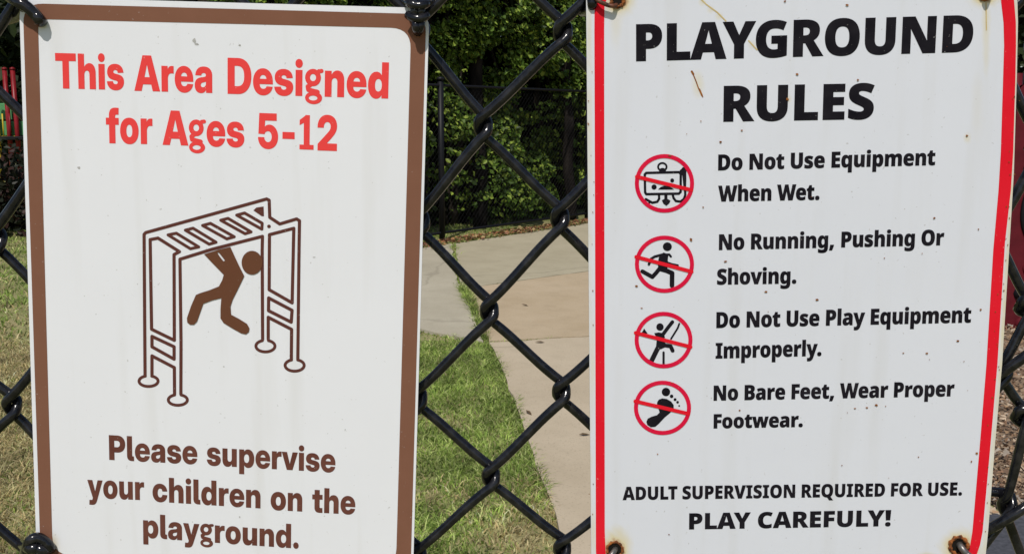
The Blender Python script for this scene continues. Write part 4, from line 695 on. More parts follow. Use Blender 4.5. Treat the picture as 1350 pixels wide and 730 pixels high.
# leaf shapes: pointed ovals, folded along the midrib
def leaves(C, size, nrm, r, aspect=.6):
    """C centres, nrm rough facing; returns verts, faces (6 verts, 4 quads-as-tris)"""
    n = len(C)
    nn = nrm / np.linalg.norm(nrm, axis=1)[:, None]
    t = r.normal(0, 1, (n, 3)); t[:, 2] -= .8
    t -= nn * np.sum(t * nn, 1)[:, None]; t /= np.linalg.norm(t, axis=1)[:, None]
    s = np.cross(nn, t)
    S = (size * r.uniform(.6, 1.3, n))[:, None]; w = S * aspect * .5
    V = np.stack([C - t * S * .5, C - t * S * .1 + s * w + nn * w * .35, C + t * S * .25 + s * w * .7 + nn * w * .25, C + t * S * .55,
                  C + t * S * .25 - s * w * .7 + nn * w * .25, C - t * S * .1 - s * w + nn * w * .35], 1).reshape(-1, 3)
    k = np.arange(n)[:, None] * 6
    Fa = np.concatenate([k + [[0, 1, 2]], k + [[0, 2, 3]], k + [[0, 3, 4]], k + [[0, 4, 5]]])
    return V, Fa
m_leaf = tint_mat('leaf', .5, .22, .25)
m_bark = mat_new('bark', (.06, .045, .035), .95, .1); noise_mix(m_bark, (.018, .015, .012), (.05, .04, .03), 9, 8, stretch=(1, 1, .25)); bump(m_bark, 30, .02, 6)
m_inner = tint_mat('shade_leaf', .95, .05)
m_deep = mat_new('inner_twigs', (.018, .018, .012), .95, .05)

# fallen leaves along the foot of the hedge
n = 2600
t = rng.uniform(-.5, 2.4, n) ; bx = back_a[0] + (back_b[0] - back_a[0]) * t; by = back_a[1] + (back_b[1] - back_a[1]) * t
off = np.abs(rng.normal(0, .16, n)) - .17
C = np.stack([bx + rng.normal(0, .03, n), by - off * 1.2 + .12, np.full(n, .03) + rng.uniform(0, .03, n)], -1)
V, Fa = leaves(C, .05, rng.normal(0, .4, (n, 3)) + [0, 0, 1], rng, .6)
cc = np.array([(.30, .12, .06), (.22, .10, .06), (.40, .20, .09), (.14, .08, .05), (.42, .30, .14), (.16, .17, .05)])[rng.integers(0, 6, n)]
link('fallen_leaves', mesh_np('fallen_leaves', V, Fa, np.repeat(cc, 6, 0)), m_leaf, kind='stuff', label='reddish fallen leaves lying along the foot of the hedge', category='fallen leaves')
# scraps on the path: twigs and single leaves
for px, py, lb in ((692, 403, 'tiny dark leaf alone on the tan slab'), (712, 452, 'twig lying in the joint below the tan slab'), (770, 574, 'short dark twig on the near slab beside the right sign'), (697, 545, 'dark leaf at the lawn edge on the near slab'), (583, 333, 'small leaf on the grey pad by the far fence post')):
    p = ground(px, py, .022)
    V, Fa = leaves(np.array([[0, 0, .006]]), .05, np.array([[.1, -.2, 1.0]]), rng, .35)
    link('fallen_leaf', mesh_np('fallen_leaf', V, Fa, np.tile([.12, .08, .045], (6, 1))), m_leaf, loc=tuple(p), label=lb, category='leaf', group='scraps on the path')

# ------------------------------------------------------------------ hedge behind the far fence
hroot = link('hedge', None, loc=(0.5, 15, 0), label='tall dark green leafy hedge behind the far black fence', category='hedge')
hd = np.array([back_b[0] - back_a[0], back_b[1] - back_a[1]]); hd /= np.linalg.norm(hd); hn = np.array([hd[1], -hd[0]])   # hn faces the camera
h0 = np.array(back_a) + hd * 0 - hn * .30
def hedge_pt(s, depth, z): return np.stack([h0[0] + hd[0] * s - hn[0] * depth - .5, h0[1] + hd[1] * s - hn[1] * depth - 15, z], -1)
V = []; 
n = 105000
s_ = rng.uniform(-2.6, 5.4, n); z_ = rng.uniform(.02, 4.4, n)
core = (s_ > -1.2) & (s_ < 3.2)
relief = .28 * fnoise(s_, z_, 5, 4, 2.2)
# leaves thinned into hollows so the near-black inner layer shows as dark gaps
hol = 1.1 * np.exp(-((s_ - .50 - .05 * np.sin(z_ * 2)) / .20) ** 4) + .95 * np.exp(-((s_ - 1.55 - .05 * np.sin(z_ * 3)) / .13) ** 2) * (z_ < 2.1) + .8 * np.exp(-(z_ / .22) ** 2) * (s_ > -.2)
hol = hol + .75 * np.exp(-((s_ - .5) / .75) ** 2) * np.exp(-(z_ / 1.0) ** 4)  # fewer leaves low down, imitating the shade at the hedge foot
hol = np.minimum(hol, 1)
dep = .38 + relief + np.abs(rng.normal(0, .16, n)) + hol * .6
keep = rng.random(n) > hol * 1.02
keep &= (fnoise(s_, z_, 9, 3, 6.5) + .6 * fnoise(s_, z_, 19, 2, 15.) + rng.normal(0, .16, n)) > -.22
s_, z_, dep = s_[keep], z_[keep], dep[keep]
C = hedge_pt(s_, dep, z_)
nr = rng.normal(0, .62, C.shape) + np.array([hn[0] * .8, hn[1] * .8, .62])
Vv, Fa = leaves(C, .066, nr, rng, .8)
gc = np.array([(.06, .11, .012), (.10, .17, .022), (.03, .055, .008), (.25, .33, .05), (.08, .13, .018)])[rng.integers(0, 5, len(C))] * rng.uniform(.7, 1.3, (len(C), 1))
link('foliage', mesh_np('foliage', Vv, Fa, np.repeat(gc, 6, 0)), m_leaf, hroot, kind='stuff')
mb = MB()
for k in range(60):
    s0 = random.uniform(-2.6, 5.4)
    pts = [hedge_pt(np.array(s0 + random.uniform(-.12, .12) * q), np.array(1.05 + random.uniform(-.1, .2)), np.array(q * .9)) for q in range(6)]
    mb.tube(smooth_path(pts, 3), np.linspace(.05, .018, 16) * random.uniform(.6, 1.3), 6)
mb.build('stem', m_bark, hroot, True, kind='stuff')
m_dbark = mat_new('dark_bark', (.010, .009, .008), .95, .05); noise_mix(m_dbark, (.006, .005, .005), (.022, .018, .015), 9, 8, stretch=(1, 1, .25)); bump(m_dbark, 30, .02, 6)
for px_, zt_, r_, yy_ in ((633, 4.6, .085, 13.0), (752, 2.3, .07, 14.05)):
    mb = MB(); x_ = (px_ - CX) / F * (yy_ * cp + .25)
    pts = [(x_ - .5 + (.02 * math.sin(k * 1.9) if k else 0) - .012 * k, yy_ - 15 + .02 * math.cos(k * 2.3), zt_ * k / 7) for k in range(8)]
    mb.tube(smooth_path(pts, 4), np.linspace(r_ * 1.15, r_ * .9, 29), 12); mb.build('trunk', m_dbark, hroot, True)
# inner leaves that close the hedge, coloured near-black to imitate deep shade
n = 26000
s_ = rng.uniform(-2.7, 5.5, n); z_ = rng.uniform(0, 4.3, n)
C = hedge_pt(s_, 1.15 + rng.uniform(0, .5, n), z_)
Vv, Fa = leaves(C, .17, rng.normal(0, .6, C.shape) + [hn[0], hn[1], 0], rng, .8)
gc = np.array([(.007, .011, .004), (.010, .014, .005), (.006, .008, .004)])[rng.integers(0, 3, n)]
link('shade_foliage', mesh_np('shade_foliage', Vv, Fa, np.repeat(gc, 6, 0)), m_inner, hroot, kind='stuff')

# ------------------------------------------------------------------ far black fence
m_black = mat_new('black_paint', (.007, .007, .009), .5, .2)
f0 = np.array(ground(583, 318)[:2]); 
ff = link('far_fence', None, loc=(f0[0], f0[1], 0), label='low black chain link fence in front of the hedge', category='fence')
fdir = hd
for k in (-1, 0, 1, 2):
    mb = MB(); q = fdir * 3.1 * k
    mb.tube([(q[0], q[1], 0), (q[0], q[1], 1.86)], .036, 12); mb.tube([(q[0], q[1], 1.86), (q[0], q[1], 1.885), (q[0], q[1], 1.90)], [.05, .045, .01], 12)
    mb.build('post', m_black, ff, True)
mb = MB(); a0 = fdir * -3.1; a1 = fdir * 6.2
for z in (1.80, .10): mb.tube([(a0[0], a0[1], z), (a1[0], a1[1], z)], .016, 8)
mb.build('rail', m_black, ff, True)
mb = MB(); S = 9.3
V = []; E = []
for k in range(-26, 134):
    for sg in (1, -1):
        xs = k * .07
        u0, u1 = (xs, xs + 1.7) if sg > 0 else (xs + 1.7, xs)
        z0, z1 = .1, 1.8
        c0, c1 = max(0, min(u0, u1)), min(S, max(u0, u1))
        if c1 - c0 < .02: continue
        f_ = lambda u: z0 + (u - u0) / (u1 - u0) * (z1 - z0)
        p = lambda u: (a0[0] + fdir[0] * u, a0[1] + fdir[1] * u + (.004 * sg), f_(u))
        mb.tube([p(c0), p(c1)], .0012, 3, False)
mb.build('chain_link_mesh', m_black, ff, kind='stuff')

# ------------------------------------------------------------------ trees and shrubs beyond
def tree(name, x, y, H, rad, trunk_r, z0, n, label, cols, lsize=.22, group='trees beyond the playground', seed=1):
    r = np.random.default_rng(seed)
    root = link(name, None, loc=(x, y, 0), label=label, category='tree', group=group)
    mb = MB()
    pts = [(0, 0, -.1), (.05 * rad, .03, H * .25), (-.04 * rad, .08, H * .5), (.05 * rad, 0, H * .85)]
    mb.tube(smooth_path(pts, 5), np.linspace(trunk_r, trunk_r * .25, 16), 10)
    for k in range(9):
        a = k * 2.4 + r.uniform(0, .5); zb = H * r.uniform(.22, .6)
        e = (math.cos(a) * rad * .75, math.sin(a) * rad * .75, zb + H * r.uniform(.08, .25))
        mb.tube(smooth_path([(0, 0, zb), (e[0] * .5, e[1] * .5, zb + (e[2] - zb) * .7), e], 4), np.linspace(trunk_r * .4, trunk_r * .08, 9), 6)
    mb.build('trunk', m_bark, root, True)
    nb = 46
    a = r.uniform(0, 6.28, nb); q = np.sqrt(r.uniform(0, 1, nb)); zc = r.uniform(z0, H, nb)
    prof = np.sin(np.clip((zc - z0) / (H - z0), .02, 1) ** .6 * math.pi) * .55 + .5
    B = np.stack([np.cos(a) * rad * q * prof, np.sin(a) * rad * q * prof, zc], -1); br = rad * r.uniform(.2, .42, nb)
    i = r.integers(0, nb, n); d = r.normal(0, 1, (n, 3)); d /= np.linalg.norm(d, axis=1)[:, None]
    C = B[i] + d * (br[i] * r.uniform(.5, 1.05, n))[:, None]; C[:, 2] = np.maximum(C[:, 2], .05)
    V, Fa = leaves(C, lsize, d + r.normal(0, .5, (n, 3)) + [0, 0, .3], r, .65)
    gc = np.array(cols)[r.integers(0, len(cols), n)] * r.uniform(.7, 1.3, (n, 1))
    link('crown', mesh_np('crown', V, Fa, np.repeat(gc, 6, 0)), m_leaf, root, kind='stuff')
    return root
DK = [(.02, .032, .012), (.03, .045, .015), (.015, .024, .009)]
tree('dark_tree', -13.2, 25.5, 8.5, 3.6, .28, .3, 12000, 'very dark tree behind the red and yellow play tower at the left edge', DK, .3, seed=3)
tree('dark_tree', -7.4, 24.5, 8.0, 3.4, .26, .3, 9000, 'dark tree standing behind the left sign, left of the hedge', DK, .3, seed=4)
tree('dark_tree', 12.6, 22.0, 8.0, 3.6, .28, .3, 12000, 'very dark tree behind the maroon play equipment at the right edge', DK, .3, seed=5)
tree('dark_tree', 7.2, 23.5, 8.0, 3.4, .26, .3, 9000, 'dark tree standing behind the right sign, right of the hedge', DK, .3, seed=6)
tree('low_shrub', -6.5, 12.4, .86, .95, .05, .05, 5000, 'low dark brownish shrub between the lawn and the play tower', [(.02, .022, .012), (.035, .016, .012), (.014, .018, .01)], .085, group='shrubs', seed=8)['category'] = 'shrub'

# ------------------------------------------------------------------ play tower, far left
def plastic(name, c, rough=.35):
    m = mat_new(name, c, rough, .2); noise_mix(m, tuple(v * .75 for v in c), c, 12, 6); return m
m_red, m_yel, m_grn = plastic('red_coated_steel', (.22, .012, .016)), plastic('yellow_coated_steel', (.62, .46, .04)), plastic('green_panel', (.10, .30, .12))
m_maroon = plastic('maroon_plastic', (.11, .010, .016), .45)
TY = 20.0
tw = at(15, 150, TY); tx = float(tw[0])
tower = link('play_tower', None, loc=(tx, TY, 0), label='red, yellow and green play tower far behind the left sign', category='play tower')
def zt(py): return float(at(0, py, TY)[2])
for dx_, top, m in ((-.07, 92, m_red), (.09, 92, m_red), (-.30, 132, m_yel), (-1.3, 110, m_red), (.9, 92, m_red)):
    mb = MB(); mb.tube([(dx_, 0, 0), (dx_, 0, zt(top))], .045, 12); mb.tube([(dx_, 0, zt(top)), (dx_, 0, zt(top) + .03), (dx_, 0, zt(top) + .05)], [.055, .05, .01], 12)
    mb.build('post', m, tower, True)
mb = MB(); mb.box((-.2, .1, (zt(160) + zt(179)) / 2), (.95, .03, zt(160) - zt(179)), bev=.01); mb.build('guard_panel', m_grn, tower)
mb = MB(); mb.box((-.35, .22, (zt(136) + zt(158)) / 2), (.5, .03, zt(136) - zt(158)), bev=.01); mb.build('guard_panel', m_grn, tower)
mb = MB(); mb.box((-.2, .3, zt(182)), (2.4, 1.1, .07), bev=.01); mb.build('deck', m_black, tower)
mb = MB(); mb.box((-.22, .05, zt(181)), (.7, .05, .05), bev=.01); mb.build('trim_rail', m_yel, tower)
for k in range(4):
    mb = MB(); x_ = -.45 + k * .14; mb.tube([(x_, -.03, zt(183)), (x_, -.03, zt(150))], .014, 8); mb.build('baluster', (m_yel, m_red)[k % 2], tower, True)

# ------------------------------------------------------------------ maroon climbing wall, far right edge
PY_ = 6.6
q = at(1352, 300, PY_)
cw_ = link('climbing_panel', None, loc=(float(q[0]), PY_, 0), label='maroon plastic climbing panel with a dark round opening, at the right edge', category='play panel')
def zq(py): return float(at(1350, py, PY_)[2])
def xq(px): return float(at(px, 300, PY_)[0]) - float(q[0])
outer = rounded([(xq(1322), zq(452), .02), (xq(1480), zq(452), .02), (xq(1480), zq(112), .12), (xq(1324), zq(112), .03)])
hole = ell(xq(1364), zq(278), .105, .20, 26)
P, Fa = fill([ccw(outer), cw(hole)])
nv = len(P); V = np.concatenate([np.stack([P[:, 0], np.full(nv, -.05), P[:, 1]], -1), np.stack([P[:, 0], np.full(nv, .05), P[:, 1]], -1)])
Fl = [tuple(f) for f in Fa.tolist()] + [tuple(i + nv for i in reversed(f)) for f in Fa.tolist()]
def rim(c):
    b = [int(np.argmin((P[:, 0] - x) ** 2 + (P[:, 1] - y) ** 2)) for x, y in c]
    return [(b[i], b[(i + 1) % len(b)], b[(i + 1) % len(b)] + nv, b[i] + nv) for i in range(len(b))]
mb = MB(); mb.add(V.tolist(), Fl + rim(ccw(outer)) + rim(cw(hole))); mb.build('panel', m_maroon, cw_)
mb = MB(); t_ = [(x, -.055, z) for x, z in ell(xq(1364), zq(278), .115, .21, 26)]; mb.tube(t_ + t_[:2], .018, 8, False); mb.build('opening_rim', m_black, cw_, True)
mb = MB(); mb.box((xq(1366), .35, zq(300)), (.5, .3, .9), bev=.05); mb.build('opening_block', m_black, cw_)  # solid black block closing the opening from behind
for x_ in (1334, 1470):
    mb = MB(); mb.tube([(xq(x_), .1, 0), (xq(x_), .1, zq(96))], .045, 14); mb.build('post', m_maroon, cw_, True)
m_slate = plastic('slate_grey_plastic', (.10, .12, .15), .25)
mb = MB()
for k, (px_, py_, r_) in enumerate(((1352, 62, .10), (1349, 88, .065), (1366, 100, .07))):
    c = (xq(px_), 0, zq(py_))
    pr = [(c[0], c[1], c[2] - r_ + 2 * r_ * i / 10) for i in range(11)]; rr = [max(.004, math.sqrt(max(0, r_ ** 2 - (-r_ + 2 * r_ * i / 10) ** 2))) for i in range(11)]
    mb.tube(pr, rr, 16)
mb.build('knob', m_slate, cw_, True)
for px_, py_, s_ in ((1350, 150, .05), (1356, 200, .06), (1345, 222, .04), (1358, 352, .06), (1347, 385, .05), (1352, 425, .05)):
    mb = MB(); c = (xq(px_), -.07, zq(py_))
    pr = [(c[0], c[1] + .03 - .07 * i / 5, c[2]) for i in range(6)]; mb.tube(pr, [s_, s_ * .95, s_ * .8, s_ * .6, s_ * .35, .004], 9)
    mb.build('hand_hold', (m_maroon, m_black)[px_ % 2], cw_, True)
# rubber mat at the bottom right
mp = ground(1345, 716)
m_rub = mat_new('rubber', (.045, .047, .055), .8); noise_mix(m_rub, (.035, .036, .042), (.07, .07, .08), 60, 4)
mb = MB()
mb.box((mp[0] + .55, mp[1] - .12, .025), (1.7, .52, .05), bev=.012); mb.build('rubber_mat', m_rub, origin=(mp[0], mp[1], 0), loc=(mp[0], mp[1], 0), label='dark grey rubber mat on the ground at the bottom right corner', category='mat')
# ------------------------------------------------------------------ the near chain link fence
YS = 0.52                       # plane of the signs
YF = YS + 0.0145                # middle plane of the wire fabric
WR = 0.00275                     # wire radius, black vinyl coated
m_vinyl = mat_new('black_vinyl', (.010, .010, .013), .15, .40)
noise_mix(m_vinyl, (.006, .006, .008), (.030, .028, .028), 170, 7, .45, .82)
bump(m_vinyl, 260, .0006, 4, strength=.35)
fence = link('chain_link_fence', None, loc=(0, YF, 0), label='near black vinyl coated chain link fence carrying the two signs', category='fence')
rowy = {-1: -78, 0: 42, 1: 165, 2: 290, 3: 410, 4: 518, 5: 628, 6: 723, 7: 826}
fix = {(1, 0): (742, 42), (0, 1): (637, 166), (1, 2): (738, 287), (0, 3): (645, 410), (1, 4): (740, 516), (0, 5): (647, 628), (1, 6): (741, 722),
       (-1, 4): (551, 525), (-1, 2): (554, 293), (-1, 6): (551, 733), (-7, 4): (16, 536), (-7, 2): (-4, 318), (-7, 0): (-24, 92), (-6, 1): (63, 196), (-7, 6): (36, 742), (-6, 3): (84, 430), (-6, 5): (100, 648), (-8, 3): (-76, 445), (-8, 5): (-62, 640), (-8, 1): (-108, 205),
       (7, 4): (1322, 486), (7, 6): (1328, 660), (8, 3): (1352, 402), (8, 5): (1347, 546), (8, 7): (1352, 756), (7, 2): (1318, 300), (8, 1): (1366, 190)}
kr = np.random.default_rng(3)
kc = {}
def knot(c, r):
    if (c, r) in kc: return kc[(c, r)]
    rr = min(max(r, -1), 7)
    if (c, rr) in fix: x, y = fix[(c, rr)]
    else:
        x = 645 + (95.3 * c if c >= 0 else 91 * c) + (70 if c > 8 else 0) + kr.normal(0, 1.5)
        y = rowy[rr] + kr.normal(0, 2) + (8 if c < -1 else 0)
        if c < -1: x += (rr - 4) * 9 * min(1, abs(c) / 7)
    p = at(x, y, YF)
    if r > 7: p = p + np.array([0, 0, -.0435 * (r - 7)])
    if r < -1: p = p + np.array([0, 0, .048 * (-1 - r)])
    kc[(c, r)] = p
    return p
t_ = WR * 1.06; dl = WR * .95
for c in range(-17, 19):
    pts = []; rows = range(-9, 33)
    side = lambda r: 0 if (c + r) % 2 else 1          # 0: knot in column c, 1: column c+1
    N_ = [(knot(c + side(r), r) + np.array([dl if side(r) else -dl, 0, 0]), side(r)) for r in rows]
    N_ = [q for q in N_ if q[0][2] > .02]
    for i, (p, s) in enumerate(N_):
        if i > 0:
            p0, s0 = N_[i - 1]
            yy = t_ if s else -t_                      # "\\" runs behind, "/" in front
            a_ = p0 + np.array([(-.35 if s0 else .35) * dl, yy * .78, -1.35 * WR]); b_ = p + np.array([(-.35 if s else .35) * dl, yy * .78, 1.35 * WR])
            pts.append(a_)
            for q in (.13, .32, .68, .87):
                z = a_ + (b_ - a_) * q
                bow = .0006 * math.sin(q * 2 * math.pi)
                pts.append(np.array([z[0], p[1] * 0 + YF + yy, z[2] + bow]))
            pts.append(b_)
        pts.append(p)
    P_ = smooth_path(np.array(pts), 3) - np.array([0, YF, 0])
    v, f = tube_arrays(P_, WR * (1 + .035 * fnoise(np.arange(len(P_)) * .3, np.zeros(len(P_)), 50 + c)), 12)
    link('wire', mesh_np('wire', v, f, smooth=True), m_vinyl, fence)
for (x0, y0), (x1, y1) in (((1262, 722), (1420, 622)), ((1280, 520), (1420, 415))):
    P_ = smooth_path([at(x0, y0, YF + .004), at((x0 + x1) / 2, (y0 + y1) / 2 + 3, YF - .010), at(x1, y1, YF + .002)], 8) - np.array([0, YF, 0])
    v, f = tube_arrays(P_, WR * 1.05, 10)
    link('wire', mesh_np('wire', v, f, smooth=True), m_vinyl, fence)
for x in (-1.25, 1.45):
    mb = MB(); mb.tube([(x, .04, 0), (x, .04, 1.9)], .03, 16); mb.build('post', m_vinyl, fence, True)
mb = MB(); mb.tube([(-1.25, .035, 1.86), (1.45, .035, 1.86)], .021, 14); mb.build('top_rail', m_vinyl, fence, True)

# ------------------------------------------------------------------ sign 1: ages 5-12
def blobs(lst, seed=1, edge=False):
    def f(x, y):
        s = np.zeros(len(x))
        nz = fnoise(x, y, seed, 4, .08)
        if edge:                                  # the bare right rim has yellowed
            xe = np.interp(y, [-40, 0, 100, 230, 480, 590, 700, 757], [1341, 1340, 1341, 1337, 1321, 1311, 1302, 1296])
            s = np.maximum(s, (.30 + .08 * nz) * np.clip((x - xe + 6) / 2.5, 0, 1))
            s = np.maximum(s, (.14 + .10 * nz) * np.clip((783 - x) / 4, 0, 1))
        for (bx, by, rx, ry, a) in lst:
            s = np.maximum(s, a * np.exp(-(((x - bx) / rx) ** 2 + ((y - by) / ry) ** 2) * (1 + .35 * nz)))
        return s
    return f
m_e1 = enamel('sign_enamel', (.745, .745, .77))
m_brown = ink('brown_ink', (.19, .087, .054), (.205, .095, .06), 60)
m_tbrown = ink('dark_brown_ink', (.115, .042, .030), (.155, .06, .043), 90)
m_tred = ink('faded_red_ink', (.76, .058, .055), (.78, .066, .062), 60)
m_pict = ink('pictogram_brown_ink', (.10, .036, .028)); m_fig = ink('figure_brown_ink', (.125, .052, .028))
root1 = link('age_range_sign', None, loc=tuple(at(297, 752, YS)), label='white sign with brown border and red lettering for ages 5-12, left on the fence', category='sign')
def disp1(x, y): return .0012 * np.sin((np.asarray(x) - 25) / 540 * math.pi) * -1 + .0004 * np.sin(np.asarray(y) / 160)
S1 = Sign(YS, disp1, root1)
S1.panel([(25, -4), (566, 11), (544, 770), (49, 754)], 26, 120, 150, None,
         blobs([(551, 46, 9, 8, .30), (52, 34, 8, 8, .26), (60, 722, 14, 12, .5), (70, 716, 8, 14, .35)]), m_e1)
def lean1(x): return -.032 + .06 * (x - 38) / 517
outer = rounded([(30, 4.5, 27), (562, 19, 24), (541, 764, 24), (54, 749, 24)])
inner = rounded([(50, 25.5, 14), (542, 37.5, 27), (522, 746, 24), (69.5, 731, 26)])
S1.print('border', [ccw(outer), cw(inner)], m_brown, 1)
GC = 1490.0; GL = GLYPH_GROT
def lett(sign, text, words, m, lean, font, cap, layer=1):
    cs = []; tr = {id(GLYPH_GROT): 5, id(GLYPH_HEAD): -8, id(GLYPH_TEXT): -12}[id(font)]; bo = {id(GLYPH_GROT): .006, id(GLYPH_HEAD): .010, id(GLYPH_TEXT): .018}[id(font)] * words[0][5]
    for w in words: cs += word(w[0], font, cap, *w[1:6], lean, tr, bo)
    sign.print('lettering', cs, m, layer, label=('%s lettering reading %s' % (m.name.split('_ink')[0].replace('_', ' '), text)))
lett(S1, 'This Area Designed', [('This', 74, 116.4, 163.4, 118.6, 46), ('Area', 177.5, 119.6, 279.6, 122.6, 46.5), ('Designed', 300.3, 123.6, 511.5, 129.9, 47)], m_tred, lean1, GL, GC)
lett(S1, 'for Ages 5-12', [('for', 140.4, 188.6, 201, 190, 46), ('Ages', 214.6, 190.8, 321.8, 194, 45), ('5-12', 340.3, 195.3, 443.8, 199, 46)], m_tred, lean1, GL, GC)
lett(S1, 'Please supervise', [('Please', 144.2, 605.5, 260, 611.5, 32.3), ('supervise', 272.8, 612.6, 441.8, 622.3, 32.3)], m_tbrown, lean1, GL, GC)
lett(S1, 'your children on the', [('your', 115.8, 655.3, 190, 658.6, 32.3), ('children', 201.4, 660.2, 343.2, 669.4, 32.3), ('on', 356.9, 671.2, 398.2, 673.6, 32.5), ('the', 411.6, 674.6, 468, 677.6, 32.5)], m_tbrown, lean1, GL, GC)
lett(S1, 'playground.', [('playground.', 189, 707.8, 393.5, 722.4, 31.5)], m_tbrown, lean1, GL, GC)
W4 = 4.3
L = lambda p, w=W4, c=False: stroke(p, w, c)
pg = []
pg += L([(191.2, 494), (189.9, 309), (192, 306.6), (290, 279.4), (351.5, 262.3), (354.8, 264), (355.6, 286.5), (368.8, 295.2), (391, 288.6), (394.8, 291), (394.2, 330), (392.6, 473)])
pg += L([(355.2, 309.3), (387.3, 300.9), (385.1, 399), (354.8, 381.7)], c=True)
pg += L([(354.1, 392.5), (385, 408.8), (383.9, 424.4), (354, 409.3)], c=True)
pg += L([(353.6, 447), (353.6, 418), (384.4, 433.9), (384, 473)])
pg += L([(346.2, 447), (345.6, 330), (346, 311.5), (280, 328.4), (237.2, 341.6), (238.6, 450), (238.4, 519)])
pg += L([(197.9, 315.8), (208.2, 313.8), (236.6, 331.6), (229.4, 335.5), (229.8, 448.3), (199.8, 433.7)], c=True)
pg += L([(200.3, 443.1), (229.5, 456.8), (229.5, 473.1), (200.3, 456.8)], c=True)
pg += L([(200.3, 494), (200.3, 468.8), (229.8, 484.2), (230.1, 519)])
for q in ([(221.5, 309.6), (232.5, 307.4), (262, 325.4), (251, 327.8)], [(244.3, 303.4), (254.5, 300.8), (284.8, 319.2), (275.8, 321.8)], [(267, 297.2), (277.4, 294.4), (308.8, 312), (299, 314.8)],
          [(291, 290.3), (300.6, 287.8), (331, 305.6), (323, 308)], [(312, 283.6), (322.5, 280.8), (345.6, 294.2), (345.2, 302)]):
    pg += L(q, 4.0, True)
pg += [ccw([(334, 277.4), (338, 273.5), (347.5, 272.2), (348, 285), (345, 285)])] + [ccw(ell(354.6, 298.4, 2.4))]
def foot(x, y, ry, g0, g1):
    """oval foot, open at the top where the post comes in (g0, g1: half gap in px)"""
    a0, a1 = math.acos(-g0 / 12.6), math.acos(g1 / 12.6)
    A = np.linspace(-a1 + 2 * math.pi, -2 * math.pi + (2 * math.pi - a0) + math.pi * 0 + 0, 2)
    A = np.linspace(-a1, 2 * math.pi - a0, 26)
    return stroke([(x + 12.6 * math.cos(t), y + ry * math.sin(t)) for t in A], 3.9)
for x, y in ((349.9, 455.9), (388.4, 481.3)): pg += foot(x, y, 7.6, 4.0, 4.0)
for x, y in ((195.8, 502), (234.4, 526.8)): pg += foot(x, y, 7.0, 4.2, 4.2)
E_ = lambda X, Y: (235 + X / 5.608, 320 + Y / 5.608)
S1.print('pictogram', pg, m_pict, 1, label='brown outline drawing of climbing bars')
body = [E_(*p) for p in ((190, 84), (300, 50), (385, 30), (410, 85), (450, 170), (488, 245), (440, 345), (402, 420), (386, 470), (390, 530), (450, 562), (508, 598), (526, 630), (522, 658), (500, 676), (465, 668), (400, 632), (335, 592), (312, 558), (312, 490), (318, 408), (250, 425), (185, 450), (160, 520), (138, 582), (115, 605), (88, 605), (66, 588), (64, 555), (95, 465), (130, 385), (160, 372), (230, 350), (300, 322), (325, 275), (336, 236), (262, 160))]
S1.print('pictogram_figure', [ccw(body), cw([E_(*p) for p in ((288, 72), (300, 72), (330, 110), (346, 132), (334, 136), (308, 104))]), ccw([E_(545 + 77 * math.cos(i * .2094), 147 + 88 * math.sin(i * .2094)) for i in range(30)])], m_fig, 3, label='brown drawn child hanging from the bars')
m_scuff = ink('scuff', (.33, .32, .30), (.5, .49, .47), 300)
S1.specks('scuff_marks', [(256.5, 54, 2.6, 3.2), (259.5, 58.5, 3.2, 1.6), (316, 60, 1.8, 1.6), (104, 221, 2.4, 1.8), (414, 339, 2.2, .9), (316, 681, 1, 1.5), (295, 483, 1.2, 1), (455, 566, 1.1, .8)], m_scuff, 1)

# ------------------------------------------------------------------ sign 2: playground rules
m_e2 = enamel('sign_enamel_cool', (.655, .665, .715))
m_bred = ink('red_ink', (.66, .010, .022), (.72, .016, .03), 25)
m_bk = ink('black_ink', (.008, .007, .010), (.018, .016, .02), 80)
m_rust = ink('rust', (.16, .05, .015), (.36, .14, .03), 500); 
m_ring = ink('crimson_ink', (.60, .008, .045), (.66, .014, .05), 90)
root2 = link('playground_rules_sign', None, loc=tuple(at(1040, 757, YS)), label='white playground rules sign with red border and rust stained holes, right on the fence', category='sign')
def disp2(x, y):
    u = (np.asarray(x) - 775) / 560
    return .0015 * np.sin(u * 3.1) * -1 + .0035 * np.clip(u - .8, 0, 1) ** 2 * 25 * np.exp(-((np.asarray(y) - 200) / 260) ** 2) * .5
S2 = Sign(YS, disp2, root2)
def xo(y): return float(np.interp(y, [-40, 0, 30, 100, 230, 480, 590, 700, 752], [-2, 2.5, 5, 7.5, 10.8, 9.5, 6, 3.5, 1]))
S2.panel([(772.5, -28), (1341, -40), (1296, 757), (779.8, 764)], 24, 230, 300, xo,
         blobs([(816, 2, 16, 14, .95), (812, 30, 9, 34, .20), (1298, -6, 17, 12, 1.0), (1300, 30, 5, 50, .30), (1300, 70, 4, 30, .22), (1288, 140, 12, 60, .10), (1275, 182, 5, 7, .3),
                (811, 724, 17, 17, .82), (1264, 719, 19, 18, .9), (1283, 728, 10, 12, .5), (1222, 733, 12, 5, .6), (937, 13, 5, 5, .3), (926, 3, 5, 5, .3), (948, 22, 5, 5, .3), (992, 60, 6, 6, .22), (920, 112, 7, 18, .28), (1038, 131, 5, 5, .35),
                (777, 40, 3, 60, .28), (777, 190, 4, 60, .2), (781, 480, 4, 70, .25), (1333, 300, 4, 90, .28), (1322, 450, 4, 60, .26), (1308, 620, 4, 60, .28), (1335, 120, 4, 80, .2), (782, 700, 4, 30, .3)], 4, True), m_e2)
def lean2(x): return -.009 + .069 * (x - 776) / 540
